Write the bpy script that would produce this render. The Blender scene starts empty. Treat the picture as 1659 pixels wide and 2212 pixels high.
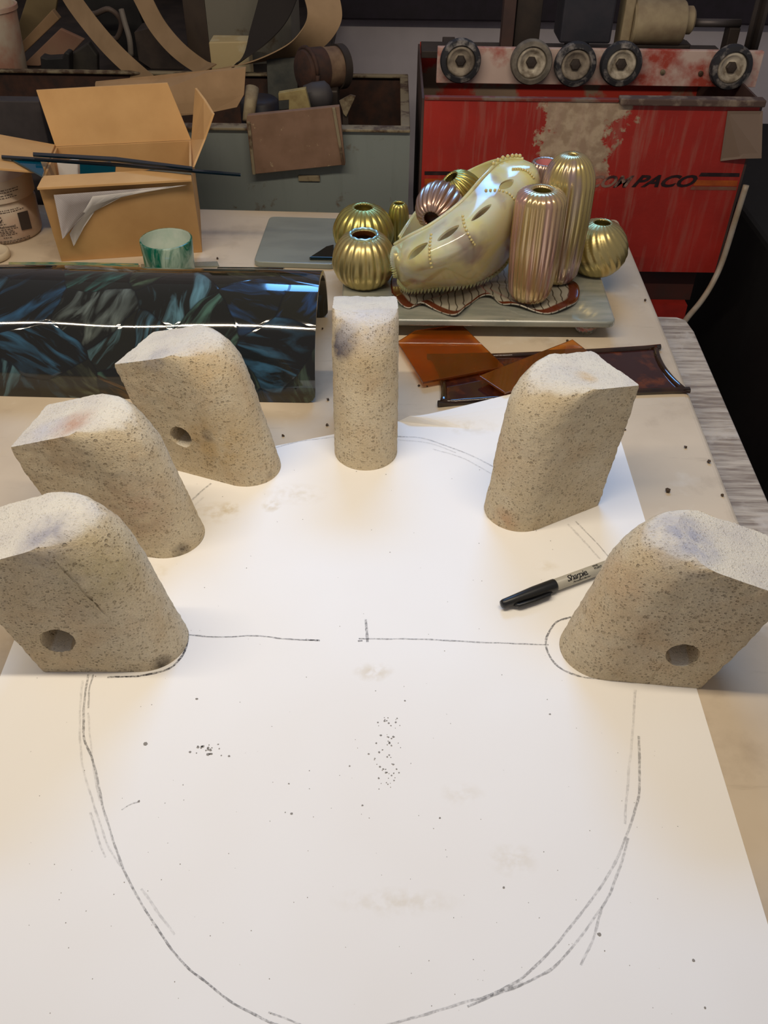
import bpy, bmesh, math, random
from mathutils import Vector, Matrix, noise
from mathutils.bvhtree import BVHTree
random.seed(7)
sc = bpy.context.scene
COL = sc.collection
# ------------------------------------------------------------------ camera, world, lights
TZ = 0.90                      # table top above the floor
CAMH = 0.61                    # camera above the table top
FPX, CX, CY = 1912.0, 829.5, 1106.0
PITCH, ROLL = math.radians(41.2), math.radians(0.8)
EYE = Vector((0, 0, TZ + CAMH))
_c, _s = math.cos(PITCH), math.sin(PITCH)
FW, RT, UP = Vector((0, _c, -_s)), Vector((1, 0, 0)), Vector((0, _s, _c))
cr, sr = math.cos(ROLL), math.sin(ROLL)
camd = bpy.data.cameras.new('camera'); cam = bpy.data.objects.new('camera', camd); COL.objects.link(cam)
camd.sensor_fit = 'VERTICAL'; camd.sensor_height = 36.0; camd.lens = FPX / 2212.0 * 36.0
camd.clip_start = 0.02
RT2 = RT * cr + UP * sr
UP2 = UP * cr - RT * sr
M = Matrix((RT2, UP2, -FW)).transposed().to_4x4(); M.translation = EYE
cam.matrix_world = M
sc.camera = cam

sc.view_settings.view_transform = 'Standard'; sc.view_settings.look = 'None'
sc.view_settings.gamma = 1.0; sc.view_settings.use_curve_mapping = False
sc.view_settings.exposure = 0.0

wd = bpy.data.worlds.new('world'); sc.world = wd; wd.use_nodes = True
wd.node_tree.nodes['Background'].inputs[0].default_value = (0.98, 0.92, 0.94, 1)
wd.node_tree.nodes['Background'].inputs[1].default_value = 0.20

def area(name, loc, target, sx, sy, power, col, spread=180):
    d = bpy.data.lights.new(name, 'AREA'); d.shape = 'RECTANGLE'; d.size = sx; d.size_y = sy
    d.energy = power; d.color = col; d.spread = math.radians(spread)
    o = bpy.data.objects.new(name, d); COL.objects.link(o); o.location = loc
    o.rotation_euler = (Vector(target) - Vector(loc)).to_track_quat('-Z', 'Y').to_euler()
    return o
area('tube_lamp', (-0.25, 0.51, TZ + 1.10), (-0.25, 0.40, TZ), 1.5, 0.035, 6.3, (1.0, 0.86, 0.66))
area('tube_lamp', (-0.25, 0.51, TZ + 1.101), (-0.25, 1.75, TZ), 1.5, 0.035, 7.0, (1.0, 0.86, 0.66))
area('daylight_lamp', (0.12, 2.25, TZ + 1.45), (0.0, 0.50, TZ), 1.0, 0.4, 2.2, (0.16, 0.46, 1.0), 55)

# ------------------------------------------------------------------ pixel helpers
def ray(u, v):
    a, b = u - CX, v - CY
    a2, b2 = a * cr + b * sr, -a * sr + b * cr
    return FW * FPX + RT * a2 - UP * b2
def P(u, v, z=0.0):             # pixel -> point on the horizontal plane z above the table
    d = ray(u, v); return EYE + d * ((z - CAMH) / d.z)
def PY(u, v, y):                # pixel -> point on the vertical plane at distance y
    d = ray(u, v); return EYE + d * (y / d.y)

# ------------------------------------------------------------------ object helpers
WORLD = {}
def tag(o, label=None, cat=None, group=None, kind=None):
    if label: o['label'] = label
    if cat: o['category'] = cat
    if group: o['group'] = group
    if kind: o['kind'] = kind
    return o
def empty(name, loc, label, cat, group=None, kind=None):
    o = bpy.data.objects.new(name, None); COL.objects.link(o); o.location = loc
    o.empty_display_size = 0.02
    WORLD[o.name] = Vector(loc)
    return tag(o, label, cat, group, kind)
def mesh_obj(name, me, mat, parent=None, smooth=False, **kw):
    mats = mat if isinstance(mat, (list, tuple)) else [mat]
    me.materials.clear()
    for m in mats: me.materials.append(m)
    o = bpy.data.objects.new(name, me); COL.objects.link(o)
    if parent is not None:
        org = WORLD[parent.name].copy(); o.parent = parent
    else:
        lo = [min(v.co[i] for v in me.vertices) for i in range(3)]
        hi = [max(v.co[i] for v in me.vertices) for i in range(3)]
        org = Vector(((lo[0] + hi[0]) / 2, (lo[1] + hi[1]) / 2, lo[2])); o.location = org
    me.transform(Matrix.Translation(-org)); WORLD[o.name] = org
    if smooth:
        for p in me.polygons: p.use_smooth = True
    return tag(o, **kw)
def obj(name, bm, mat, parent=None, smooth=False, recalc=True, **kw):
    if recalc: bmesh.ops.recalc_face_normals(bm, faces=bm.faces)
    me = bpy.data.meshes.new(name); bm.to_mesh(me); bm.free()
    return mesh_obj(name, me, mat, parent, smooth, **kw)
def NB(): return bmesh.new()
def box(bm, lo, hi, bev=0.0, rot=None, piv=None):
    r = bmesh.ops.create_cube(bm, size=1.0)['verts']
    lo, hi = Vector(lo), Vector(hi); c = (lo + hi) / 2; s = hi - lo
    for v in r: v.co = Vector((v.co.x * s.x, v.co.y * s.y, v.co.z * s.z)) + c
    if bev:
        es = list({e for v in r for e in v.link_edges})
        rr = bmesh.ops.bevel(bm, geom=es, offset=bev, segments=2, affect='EDGES', profile=0.5)
        r = [v for v in rr['verts']]
    if rot is not None:
        piv = Vector(piv) if piv is not None else c
        vs = {v for v in r}
        for v in vs: v.co = piv + rot @ (v.co - piv)
    return r
def prism(bm, pts, vec, bev=0.0):
    pts = [Vector(p) for p in pts]; vec = Vector(vec); n = len(pts)
    a = [bm.verts.new(p) for p in pts]; b = [bm.verts.new(p + vec) for p in pts]
    fs = [bm.faces.new(a), bm.faces.new(b[::-1])]
    for i in range(n): fs.append(bm.faces.new((a[i], a[(i + 1) % n], b[(i + 1) % n], b[i])))
    if bev:
        bmesh.ops.recalc_face_normals(bm, faces=fs)
        es = list({e for f in fs for e in f.edges})
        bmesh.ops.bevel(bm, geom=es, offset=bev, segments=3, affect='EDGES', profile=0.5)
    return a + b
def frame_of(d):
    d = Vector(d).normalized(); r = Vector((0, 0, 1)) if abs(d.z) < 0.9 else Vector((1, 0, 0))
    x = d.cross(r).normalized(); return x, x.cross(d).normalized() * -1, d
def lathe(bm, prof, base, axis=(0, 0, 1), n=48, ribs=0, amp=0.0, twist=0.0, sx=1.0, sy=1.0, caps=(True, True)):
    """prof: list of (r, h[, rib weight]); closed with caps."""
    X, Y, Z = frame_of(axis); base = Vector(base); rings = []
    for k, q in enumerate(prof):
        r, h = q[0], q[1]; w = q[2] if len(q) > 2 else 1.0
        ring = []
        for i in range(n):
            t = 2 * math.pi * i / n
            rr = r
            if ribs: rr = r * (1 + amp * w * (abs(math.cos(ribs * 0.5 * (t + twist * h))) - 0.6))
            ring.append(bm.verts.new(base + X * (rr * math.cos(t) * sx) + Y * (rr * math.sin(t) * sy) + Z * h))
        rings.append(ring)
    for a, b in zip(rings, rings[1:]):
        for i in range(n): bm.faces.new((a[i], a[(i + 1) % n], b[(i + 1) % n], b[i]))
    if caps[0]: bm.faces.new(rings[0][::-1])
    if caps[1]: bm.faces.new(rings[-1])
    return rings
def catmull(pts, n):
    pts = [Vector(p) for p in pts]; out = []
    q = [pts[0] * 2 - pts[1]] + pts + [pts[-1] * 2 - pts[-2]]
    for i in range(1, len(q) - 2):
        for k in range(n):
            t = k / n; a, b, c, d = q[i - 1], q[i], q[i + 1], q[i + 2]
            out.append(0.5 * ((2 * b) + (c - a) * t + (2 * a - 5 * b + 4 * c - d) * t * t + (3 * b - a - 3 * c + d) * t ** 3))
    out.append(pts[-1]); return out
def tube(bm, pts, r, n=10):
    pts = [Vector(p) for p in pts]; rings = []; up = None
    for i, p in enumerate(pts):
        d = (pts[min(i + 1, len(pts) - 1)] - pts[max(i - 1, 0)]).normalized()
        if up is None: up = frame_of(d)[0]
        up = (up - d * up.dot(d)).normalized(); y = d.cross(up)
        rr = r[i] if isinstance(r, (list, tuple)) else r
        rings.append([bm.verts.new(p + (up * math.cos(2 * math.pi * k / n) + y * math.sin(2 * math.pi * k / n)) * rr) for k in range(n)])
    for a, b in zip(rings, rings[1:]):
        for i in range(n): bm.faces.new((a[i], a[(i + 1) % n], b[(i + 1) % n], b[i]))
    bm.faces.new(rings[0][::-1]); bm.faces.new(rings[-1])
def band(bm, pts, widths, th):
    """a belt: centre line pts, width vectors, thickness; inner side gets material 1"""
    pts = [Vector(p) for p in pts]; rows = []
    for i, p in enumerate(pts):
        d = (pts[min(i + 1, len(pts) - 1)] - pts[max(i - 1, 0)]).normalized()
        w = Vector(widths[i]); nrm = d.cross(w).normalized() * th
        rows.append([bm.verts.new(p - w / 2), bm.verts.new(p + w / 2), bm.verts.new(p + w / 2 + nrm), bm.verts.new(p - w / 2 + nrm)])
    for a, b in zip(rows, rows[1:]):
        for i in range(4):
            f = bm.faces.new((a[i], a[(i + 1) % 4], b[(i + 1) % 4], b[i])); f.material_index = 1 if i == 2 else 0
    bm.faces.new(rows[0]); bm.faces.new(rows[-1][::-1])
def text_mesh(body, size, shear=0.0, bold=0.0, ext=0.0, spacing=1.0):
    cu = bpy.data.curves.new('lettering', 'FONT'); cu.body = body; cu.size = size; cu.shear = shear
    cu.offset = bold; cu.extrude = ext; cu.space_character = spacing; cu.resolution_u = 3
    o = bpy.data.objects.new('lettering_tmp', cu); COL.objects.link(o)
    dg = bpy.context.evaluated_depsgraph_get(); me = bpy.data.meshes.new_from_object(o.evaluated_get(dg))
    bpy.data.objects.remove(o); bpy.data.curves.remove(cu)
    return me
def modded(name, bm, adders):
    """apply modifiers to a bmesh and return the plain mesh"""
    bmesh.ops.recalc_face_normals(bm, faces=bm.faces)
    me = bpy.data.meshes.new(name); bm.to_mesh(me); bm.free()
    o = bpy.data.objects.new(name + '_tmp', me); COL.objects.link(o)
    for f in adders: f(o)
    dg = bpy.context.evaluated_depsgraph_get(); out = bpy.data.meshes.new_from_object(o.evaluated_get(dg))
    bpy.data.objects.remove(o); bpy.data.meshes.remove(me)
    return out

# ------------------------------------------------------------------ materials
def lin(c): return tuple(((x / 255 + 0.055) / 1.055) ** 2.4 if x > 10 else x / 255 / 12.92 for x in c)
class NT:
    def __init__(s, name):
        s.m = bpy.data.materials.new(name); s.m.use_nodes = True; s.t = s.m.node_tree; s.n = s.t.nodes
        s.b = s.n['Principled BSDF']; s.tc = s.n.new('ShaderNodeTexCoord')
    def L(s, a, b): s.t.links.new(a, b)
    def setv(s, sock, v):
        if hasattr(v, 'is_output'): s.L(v, sock)
        else: sock.default_value = (*v, 1) if isinstance(v, tuple) and len(v) == 3 and sock.type == 'RGBA' else v
    def map(s, scale=(1, 1, 1), loc=(0, 0, 0), rot=(0, 0, 0), co='Object'):
        m = s.n.new('ShaderNodeMapping'); s.L(s.tc.outputs[co], m.inputs[0])
        m.inputs[1].default_value = loc; m.inputs[2].default_value = rot; m.inputs[3].default_value = scale
        return m.outputs[0]
    def noise(s, scale, detail=4, rough=0.55, vec=None, dist=0.0):
        n = s.n.new('ShaderNodeTexNoise'); n.inputs['Scale'].default_value = scale
        n.inputs['Detail'].default_value = detail; n.inputs['Roughness'].default_value = rough; n.inputs['Distortion'].default_value = dist
        s.L(vec if vec is not None else s.tc.outputs['Object'], n.inputs['Vector']); return n.outputs['Fac']
    def vor(s, scale, vec=None, feat='F1', out='Distance', rnd=1.0):
        n = s.n.new('ShaderNodeTexVoronoi'); n.feature = feat; n.inputs['Scale'].default_value = scale; n.inputs['Randomness'].default_value = rnd
        s.L(vec if vec is not None else s.tc.outputs['Object'], n.inputs['Vector']); return n.outputs[out]
    def ramp(s, fac, *stops):
        r = s.n.new('ShaderNodeValToRGB'); e = r.color_ramp.elements
        while len(e) < len(stops): e.new(0.5)
        for i, (p, c) in enumerate(stops):
            e[i].position = p; e[i].color = (c, c, c, 1) if not isinstance(c, tuple) else (*c, 1)
        s.L(fac, r.inputs[0]); return r.outputs[0]
    def mix(s, fac, a, b, mode='MIX'):
        m = s.n.new('ShaderNodeMix'); m.data_type = 'RGBA'; m.blend_type = mode; m.clamp_result = False
        s.setv(m.inputs[0], fac); s.setv(m.inputs[6], a); s.setv(m.inputs[7], b); return m.outputs[2]
    def math(s, op, a, b=0.0, clamp=False):
        m = s.n.new('ShaderNodeMath'); m.operation = op; m.use_clamp = clamp
        s.setv(m.inputs[0], a); s.setv(m.inputs[1], b); return m.outputs[0]
    def sep(s, vec):
        x = s.n.new('ShaderNodeSeparateXYZ'); s.L(vec, x.inputs[0]); return x.outputs
    def bump(s, h, strength=0.5, dist=0.001, prev=None):
        b = s.n.new('ShaderNodeBump'); b.inputs['Strength'].default_value = strength; b.inputs['Distance'].default_value = dist
        s.L(h, b.inputs['Height'])
        if prev is not None: s.L(prev, b.inputs['Normal'])
        s.L(b.outputs[0], s.b.inputs['Normal']); return b.outputs[0]
    def spot(s, x, y, rx, ry, z=None, rz=1.0, soft=0.5):
        """soft blob mask at object coords"""
        sc_ = (1 / rx, 1 / ry, 1 / rz if z is not None else 0.0)
        mp = s.map(scale=sc_, loc=(-x / rx, -y / ry, (-z / rz if z is not None else 0.0)))
        l = s.n.new('ShaderNodeVectorMath'); l.operation = 'LENGTH'; s.L(mp, l.inputs[0])
        return s.math('MULTIPLY', s.math('SUBTRACT', 1.0, l.outputs['Value'], True), 1 / soft, True)
    def fin(s, col=None, rough=0.6, metal=0.0, **kw):
        if col is not None: s.setv(s.b.inputs['Base Color'], col)
        s.setv(s.b.inputs['Roughness'], rough); s.setv(s.b.inputs['Metallic'], metal)
        for k, v in kw.items():
            s.setv(s.b.inputs[k.replace('_', ' ').replace('IORlvl', 'Specular IOR Level')], v)
        return s.m
def simple(name, c1, c2=None, rough=0.6, metal=0.0, scale=30.0, bump=0.0, bscale=200.0, lo=0.35, hi=0.65, **kw):
    t = NT(name); c1 = lin(c1)
    col = c1
    if c2 is not None: col = t.mix(t.ramp(t.noise(scale, 6), (lo, 0.0), (hi, 1.0)), c1, lin(c2))
    if bump: t.bump(t.noise(bscale, 4), bump)
    return t.fin(col, rough, metal, **kw)

def m_brick(name, seed, tints=(), side=(220, 203, 172)):
    t = NT(name); sh = t.map(loc=(seed * 1.7, seed * 0.9, seed * 2.3))
    base = t.mix(t.ramp(t.noise(28, 5, vec=sh), (0.35, 0.0), (0.7, 1.0)), lin(side), lin((230, 217, 190)))
    base = t.mix(t.math('MULTIPLY', t.ramp(t.noise(16, 3, vec=t.map(loc=(seed * 3.1, 4, 2))), (0.55, 0.0), (0.75, 1.0)), 0.5), base, lin((206, 172, 132)))
    # white sanded kiln wash on the sawn top
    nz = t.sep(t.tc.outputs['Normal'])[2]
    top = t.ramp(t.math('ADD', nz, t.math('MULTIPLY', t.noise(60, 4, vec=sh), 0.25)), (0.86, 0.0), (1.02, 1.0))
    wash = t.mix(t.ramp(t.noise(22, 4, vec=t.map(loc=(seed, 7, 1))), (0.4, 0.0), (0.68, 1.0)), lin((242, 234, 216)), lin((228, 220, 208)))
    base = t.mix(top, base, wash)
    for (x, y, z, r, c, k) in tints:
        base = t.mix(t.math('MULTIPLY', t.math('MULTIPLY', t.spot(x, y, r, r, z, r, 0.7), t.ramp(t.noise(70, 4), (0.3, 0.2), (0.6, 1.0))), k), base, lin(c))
    # pores: two sizes, patchy
    patch = t.ramp(t.noise(45, 3, vec=sh), (0.30, 0.45), (0.54, 1.0))
    wn = t.n.new('ShaderNodeTexNoise'); wn.inputs['Scale'].default_value = 900; wn.inputs['Detail'].default_value = 2; t.L(t.tc.outputs['Object'], wn.inputs['Vector'])
    wa = t.n.new('ShaderNodeVectorMath'); wa.operation = 'MULTIPLY_ADD'; t.L(wn.outputs['Color'], wa.inputs[0]); wa.inputs[1].default_value = (.0011, .0011, .0008); t.L(t.map(scale=(1, 1, 1.3)), wa.inputs[2])
    def pits(scale, r0, r1):
        """pits of mixed size: the cell's random colour sets its radius"""
        d_ = t.vor(scale, wa.outputs[0]); c_ = t.n.new('ShaderNodeSeparateColor'); t.L(t.vor(scale, wa.outputs[0], out='Color'), c_.inputs[0])
        rad_ = t.math('ADD', t.math('MULTIPLY', t.math('MULTIPLY', c_.outputs[0], c_.outputs[0]), r1), r0)
        return t.math('MULTIPLY', t.math('SUBTRACT', rad_, d_), 9.0, True)
    pores = t.math('MULTIPLY', t.math('MAXIMUM', pits(400, 0.07, 0.44), pits(185, -0.05, 0.42)), patch)
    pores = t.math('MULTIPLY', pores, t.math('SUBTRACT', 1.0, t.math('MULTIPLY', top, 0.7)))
    grain = t.noise(650, 4, 0.7)
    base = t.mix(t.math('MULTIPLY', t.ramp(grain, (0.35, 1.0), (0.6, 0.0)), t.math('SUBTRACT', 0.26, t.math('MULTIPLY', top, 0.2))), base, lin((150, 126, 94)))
    base = t.mix(t.math('MULTIPLY', pores, 0.38), base, lin((104, 80, 52)))
    h = t.math('SUBTRACT', t.math('MULTIPLY', grain, 0.9), t.math('MULTIPLY', pores, 1.1))
    t.bump(h, 0.85, 0.0022)
    return t.fin(base, 0.95, 0.0, IORlvl=0.1)

def m_paper():
    t = NT('white_card')
    c = t.mix(t.ramp(t.noise(3.5, 3), (0.35, 0.0), (0.7, 1.0)), lin((246, 244, 241)), lin((242, 238, 232)))
    for (u, v, rx, ry, k) in [(470, 1100, .03, .02, .5), (500, 1090, .012, .012, .8), (590, 1085, .012, .012, .7), (810, 1440, .02, .012, .55),
                              (330, 1230, .02, .015, .5), (1180, 1215, .015, .01, .3), (1015, 920, .04, .015, .3), (640, 1060, .04, .02, .3),
                              (1110, 1840, .02, .015, .35), (860, 1930, .05, .012, .3), (1000, 1700, .02, .012, .25)]:
        p = P(u, v); o = WORLD['paper_sheet_org']
        c = t.mix(t.math('MULTIPLY', t.math('MULTIPLY', t.spot(p.x - o.x, p.y - o.y, rx, ry, None, 1, 0.9), t.ramp(t.noise(90, 4), (0.42, 0.0), (0.62, 1.0))), k), c, lin((206, 188, 150)))
    return t.fin(c, 0.55, 0.0, IORlvl=0.3)
def m_table():
    t = NT('dusty_worktop')
    c = t.mix(t.ramp(t.noise(5, 5), (0.35, 0.0), (0.65, 1.0)), lin((208, 192, 169)), lin((192, 175, 152)))
    c = t.mix(t.math('MULTIPLY', t.ramp(t.noise(11, 6, 0.6, t.map(loc=(3, 1, 0))), (0.56, 0.0), (0.72, 1.0)), 0.5), c, lin((160, 142, 122)))
    c = t.mix(t.math('MULTIPLY', t.ramp(t.noise(14, 4, 0.6, t.map(loc=(9, 5, 0))), (0.60, 0.0), (0.74, 1.0)), 0.6), c, lin((222, 214, 200)))
    c = t.mix(t.math('MULTIPLY', t.ramp(t.noise(10, 6, 0.6, t.map(scale=(1, 7, 1), rot=(0, 0, 0.3))), (0.62, 0.0), (0.72, 1.0)), 0.35), c, lin((150, 132, 112)))
    t.bump(t.noise(60, 5), 0.15, 0.001)
    return t.fin(c, 0.85, 0.0, IORlvl=0.2)
def m_wood_grey():
    t = NT('weathered_plywood')
    g = t.noise(9, 6, 0.65, t.map(scale=(1.2, 14, 1)))
    c = t.mix(t.ramp(g, (0.38, 0.0), (0.62, 1.0)), lin((134, 120, 108)), lin((196, 184, 168)))
    c = t.mix(t.ramp(t.noise(18, 5, 0.6), (0.58, 0.0), (0.72, 1.0)), c, lin((196, 186, 174)))
    t.bump(g, 0.6, 0.002)
    return t.fin(c, 0.9)
def m_card(name='cardboard', c1=(206, 164, 112), c2=(194, 152, 102)):
    t = NT(name)
    c = t.mix(t.ramp(t.noise(14, 5), (0.35, 0.0), (0.65, 1.0)), lin(c1), lin(c2))
    t.bump(t.noise(9, 3, 0.5, t.map(scale=(30, 1, 1))), 0.08, 0.001)
    return t.fin(c, 0.85, IORlvl=0.2)
def m_swirl():
    """dark fused glass: big scraps, each with its own streaks of colour"""
    t = NT('swirled_dark_glass')
    uv = t.map(co='UV')
    warp = t.n.new('ShaderNodeVectorMath'); warp.operation = 'MULTIPLY_ADD'
    nz = t.n.new('ShaderNodeTexNoise'); nz.inputs['Scale'].default_value = 9; t.L(uv, nz.inputs['Vector'])
    t.L(nz.outputs['Color'], warp.inputs[0]); warp.inputs[1].default_value = (.05, .05, 0); t.L(uv, warp.inputs[2])
    w = warp.outputs[0]
    cell = t.vor(14, w, out='Color'); cs = t.n.new('ShaderNodeSeparateColor'); t.L(cell, cs.inputs[0])
    rot = t.n.new('ShaderNodeVectorRotate'); rot.rotation_type = 'Z_AXIS'; t.L(w, rot.inputs['Vector'])
    t.L(t.math('MULTIPLY', cs.outputs[0], 5.6), rot.inputs['Angle'])
    mp = t.n.new('ShaderNodeMapping'); mp.inputs[3].default_value = (14, 62, 1); t.L(rot.outputs[0], mp.inputs[0]); t.L(cell, mp.inputs[1])
    st = t.n.new('ShaderNodeTexNoise'); st.inputs['Scale'].default_value = 1.0; st.inputs['Detail'].default_value = 4; st.inputs['Distortion'].default_value = 0.8
    t.L(mp.outputs[0], st.inputs['Vector'])
    hue = t.ramp(cs.outputs[1], (0.0, lin((26, 46, 96))), (0.14, lin((44, 86, 116))), (0.28, lin((104, 144, 150))), (0.40, lin((124, 84, 34))), (0.55, lin((96, 76, 34))), (0.68, lin((52, 104, 96))), (0.84, lin((72, 70, 32))), (1.0, lin((104, 116, 116))))
    basec = t.ramp(cs.outputs[2], (0.0, lin((7, 8, 7))), (0.5, lin((26, 25, 12))), (1.0, lin((8, 18, 20))))
    c = t.mix(t.math('MULTIPLY', t.ramp(st.outputs['Fac'], (0.50, 0.0), (0.68, 1.0)), t.ramp(t.noise(9, 2, .5, t.map(co='UV', loc=(3, 3, 0))), (.38, .25), (.52, 1.0))), basec, hue)
    edge = t.vor(14, w, feat='DISTANCE_TO_EDGE')
    c = t.mix(t.ramp(edge, (0.0, 0.7), (0.02, 0.0)), c, lin((6, 6, 6)))
    t.bump(t.ramp(edge, (0.0, 0.0), (0.03, 1.0)), 0.15, 0.001)
    return t.fin(c, 0.06, 0.0, Coat_Weight=0.6, Coat_Roughness=0.03, IORlvl=0.6)
def m_glass(name, col, rough=0.05, trans=1.0, ior=1.5, streak=None, **kw):
    t = NT(name); c = lin(col)
    if streak: c = t.mix(t.ramp(t.noise(streak[1], 5, 0.55, t.map(scale=streak[2])), (0.4, 0.0), (0.62, 1.0)), c, lin(streak[0]))
    return t.fin(c, rough, 0.0, Transmission_Weight=trans, IOR=ior, **kw)
def m_irid(name, col, thick, rough=0.25, metal=0.85, var=120, trans=0.0):
    t = NT(name)
    th = t.math('ADD', t.math('MULTIPLY', t.noise(16, 3), var), thick - var / 2)
    return t.fin(lin(col), rough, metal, Thin_Film_Thickness=th, Thin_Film_IOR=1.6, Transmission_Weight=trans)
def m_metal_paint(name, c1, rust, amount=0.55, rough=0.55, streak=True, metal=0.0, dust=None, scale=22):
    t = NT(name)
    n1 = t.noise(scale, 8, 0.65)
    c = t.mix(t.ramp(n1, (amount, 0.0), (amount + 0.1, 1.0)), lin(c1), lin(rust))
    if streak:
        s_ = t.noise(14, 5, 0.6, t.map(scale=(2.2, 2.2, 0.25)))
        c = t.mix(t.math('MULTIPLY', t.ramp(s_, (0.55, 0.0), (0.75, 1.0)), 0.4), c, lin(dust or rust))
    t.bump(n1, 0.25, 0.001)
    return t.fin(c, rough, metal)

M_table = m_table(); M_ply = m_wood_grey(); M_card = m_card(); M_card_dark = m_card('old_cardboard', (166, 136, 104), (148, 120, 90))
M_swirl = m_swirl()
M_black = simple('matte_black', (22, 21, 22), (34, 32, 32), 0.6)
M_dark = simple('grimy_dark_metal', (44, 38, 36), (64, 54, 48), 0.6, 0.2, 20)
M_darkred = simple('dark_maroon_red', (74, 38, 32), (58, 42, 38), 0.6, 0.0, 20)
M_graphite = None
# ------------------------------------------------------------------ the room
bm = NB(); box(bm, (-2.2, -1.0, -0.06), (2.6, 2.95, 0.0))
obj('floor', bm, simple('dark_dirty_floor', (38, 35, 33), (54, 48, 43), 0.8, 0.0, 6), kind='structure')
bm = NB(); box(bm, (-2.2, 2.85, 0.0), (2.6, 2.95, 2.9))
obj('wall_back', bm, simple('painted_block_wall', (226, 219, 226), (208, 201, 208), 0.8, 0.0, 5, 0.1, 40), kind='structure')
bm = NB(); zb = PY(900, 42, 2.80).z; box(bm, (-2.2, 2.78, zb), (2.6, 2.849, zb + 0.30), 0.006)
obj('trim_1', bm, simple('dark_wall_beam', (46, 38, 50), (38, 32, 40), 0.7), kind='structure')

# ------------------------------------------------------------------ workbench
XR = 0.385
bench = empty('workbench', (-0.3, 0.8, 0), 'workbench with a dusty beige top and a weathered plywood ledge along its right side', 'workbench')
bm = NB()
tp = [(-1.15, -0.25), (0.352, -0.25), (0.372, 0.69), (0.384, 1.06), (0.392, 1.462), (-0.32, 1.482), (-1.15, 1.51)]
prism(bm, [(x, y, TZ - 0.036) for x, y in tp], (0, 0, 0.036), 0.0)
bmesh.ops.recalc_face_normals(bm, faces=bm.faces)
es = [e for e in bm.edges if all(v.co.z > TZ - 0.001 for v in e.verts)] + [e for e in bm.edges if abs(e.verts[0].co.z - e.verts[1].co.z) > 0.01]
bmesh.ops.bevel(bm, geom=es, offset=0.009, segments=4, affect='EDGES', profile=0.5)
obj('worktop', bm, M_table, bench)
bm = NB(); zl = -0.036
lp = [P(1427, 683, zl), P(1462, 684, zl), P(1482, 690, zl), P(1500, 715, zl), P(1659, 1080, zl)]
lo = lp[-1].copy(); dv = (lp[-1] - lp[-2]); lp.append(lo + dv * 3.0); lp += [Vector((0.30, lp[-1].y, TZ + zl)), Vector((0.30, lp[0].y, TZ + zl))]
prism(bm, [Vector((p.x, p.y, TZ + zl - 0.019)) for p in lp], (0, 0, 0.0189), 0.003)
obj('plywood_ledge', bm, M_ply, bench, label='weathered grey plywood ledge along the right side')
bm = NB(); box(bm, (-1.12, -0.22, TZ - 0.125), (0.31, 1.42, TZ - 0.056)); obj('under_frame', bm, M_dark, bench)
for x, y in ((-1.06, -0.16), (0.24, -0.16), (-1.06, 1.36), (0.24, 1.36)):
    bm = NB(); box(bm, (x - 0.04, y - 0.04, 0), (x + 0.04, y + 0.04, TZ - 0.125), 0.004); obj('leg', bm, M_dark, bench)

# ------------------------------------------------------------------ paper with the drawn oval
pp = [P(160, 1054), P(600, 963), P(860, 911), P(1110, 851), P(1297, 806), P(1345, 966), P(1395, 1130), P(1505, 1490), P(1659, 2000)]
pp = [Vector((p.x, p.y, TZ)) for p in pp] + [Vector((0.262, 0.02, TZ)), Vector((-0.325, 0.02, TZ)), Vector((-0.327, 0.466, TZ))]
xs, ys = [p.x for p in pp], [p.y for p in pp]
WORLD['paper_sheet_org'] = Vector(((min(xs) + max(xs)) / 2, (min(ys) + max(ys)) / 2, TZ))
bm = NB()
flat_ = pp[:3] + pp[5:]; prism(bm, flat_, (0, 0, 0.0006))
far_ = catmull([pp[2], Vector((*P(925, 896, .008).xy, TZ)), Vector((*P(1110, 851, .008).xy, TZ)), Vector((*P(1297, 806, .008).xy, TZ))], 6); rows_p = []
for i_, f_ in enumerate(far_):                      # the far right corner rides up onto the brown plate
    n_p = pp[2].lerp(pp[5], i_ / (len(far_) - 1)); col_ = []
    for k_ in range(9):
        q_ = n_p.lerp(f_, k_ / 8); e_ = k_ / 8; lift_ = .0086 * e_ * e_ * (3 - 2 * e_) * min(1, i_ / 3)
        col_.append([bm.verts.new((q_.x, q_.y, TZ + lift_ + h_)) for h_ in (0, .0006)])
    rows_p.append(col_)
for a_, b_ in zip(rows_p, rows_p[1:]):
    for k_ in range(8):
        bm.faces.new((a_[k_][1], a_[k_ + 1][1], b_[k_ + 1][1], b_[k_][1])); bm.faces.new((a_[k_][0], b_[k_][0], b_[k_ + 1][0], a_[k_ + 1][0]))
    bm.faces.new((a_[8][0], b_[8][0], b_[8][1], a_[8][1]))
for k_ in range(8): bm.faces.new((rows_p[-1][k_][0], rows_p[-1][k_ + 1][0], rows_p[-1][k_ + 1][1], rows_p[-1][k_][1]))
bmesh.ops.dissolve_degenerate(bm, edges=bm.edges, dist=1e-7)
paper = obj('paper_sheet', bm, m_paper(), label='large white sheet of card with a pencilled oval, lying on the bench', cat='paper')
ZP = 0.0006
def m_pencil(name, a, seed):
    t = NT(name); al = t.math('MULTIPLY', t.ramp(t.noise(420, 3, 0.6), (0.36, 0.25), (0.6, 1.0)), t.ramp(t.noise(14, 2, 0.5, t.map(loc=(seed, seed, 0))), (0.3, 0.45), (0.6, 1.0)))
    m = t.fin(lin((62, 60, 66)), 0.7, 0.0, Alpha=t.math('MULTIPLY', al, a)); return m
M_pen = {k: m_pencil('graphite_' + k, a, i) for i, (k, a) in enumerate((('faint', .2), ('soft', .36), ('firm', .55), ('dark', .85)))}
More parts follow.
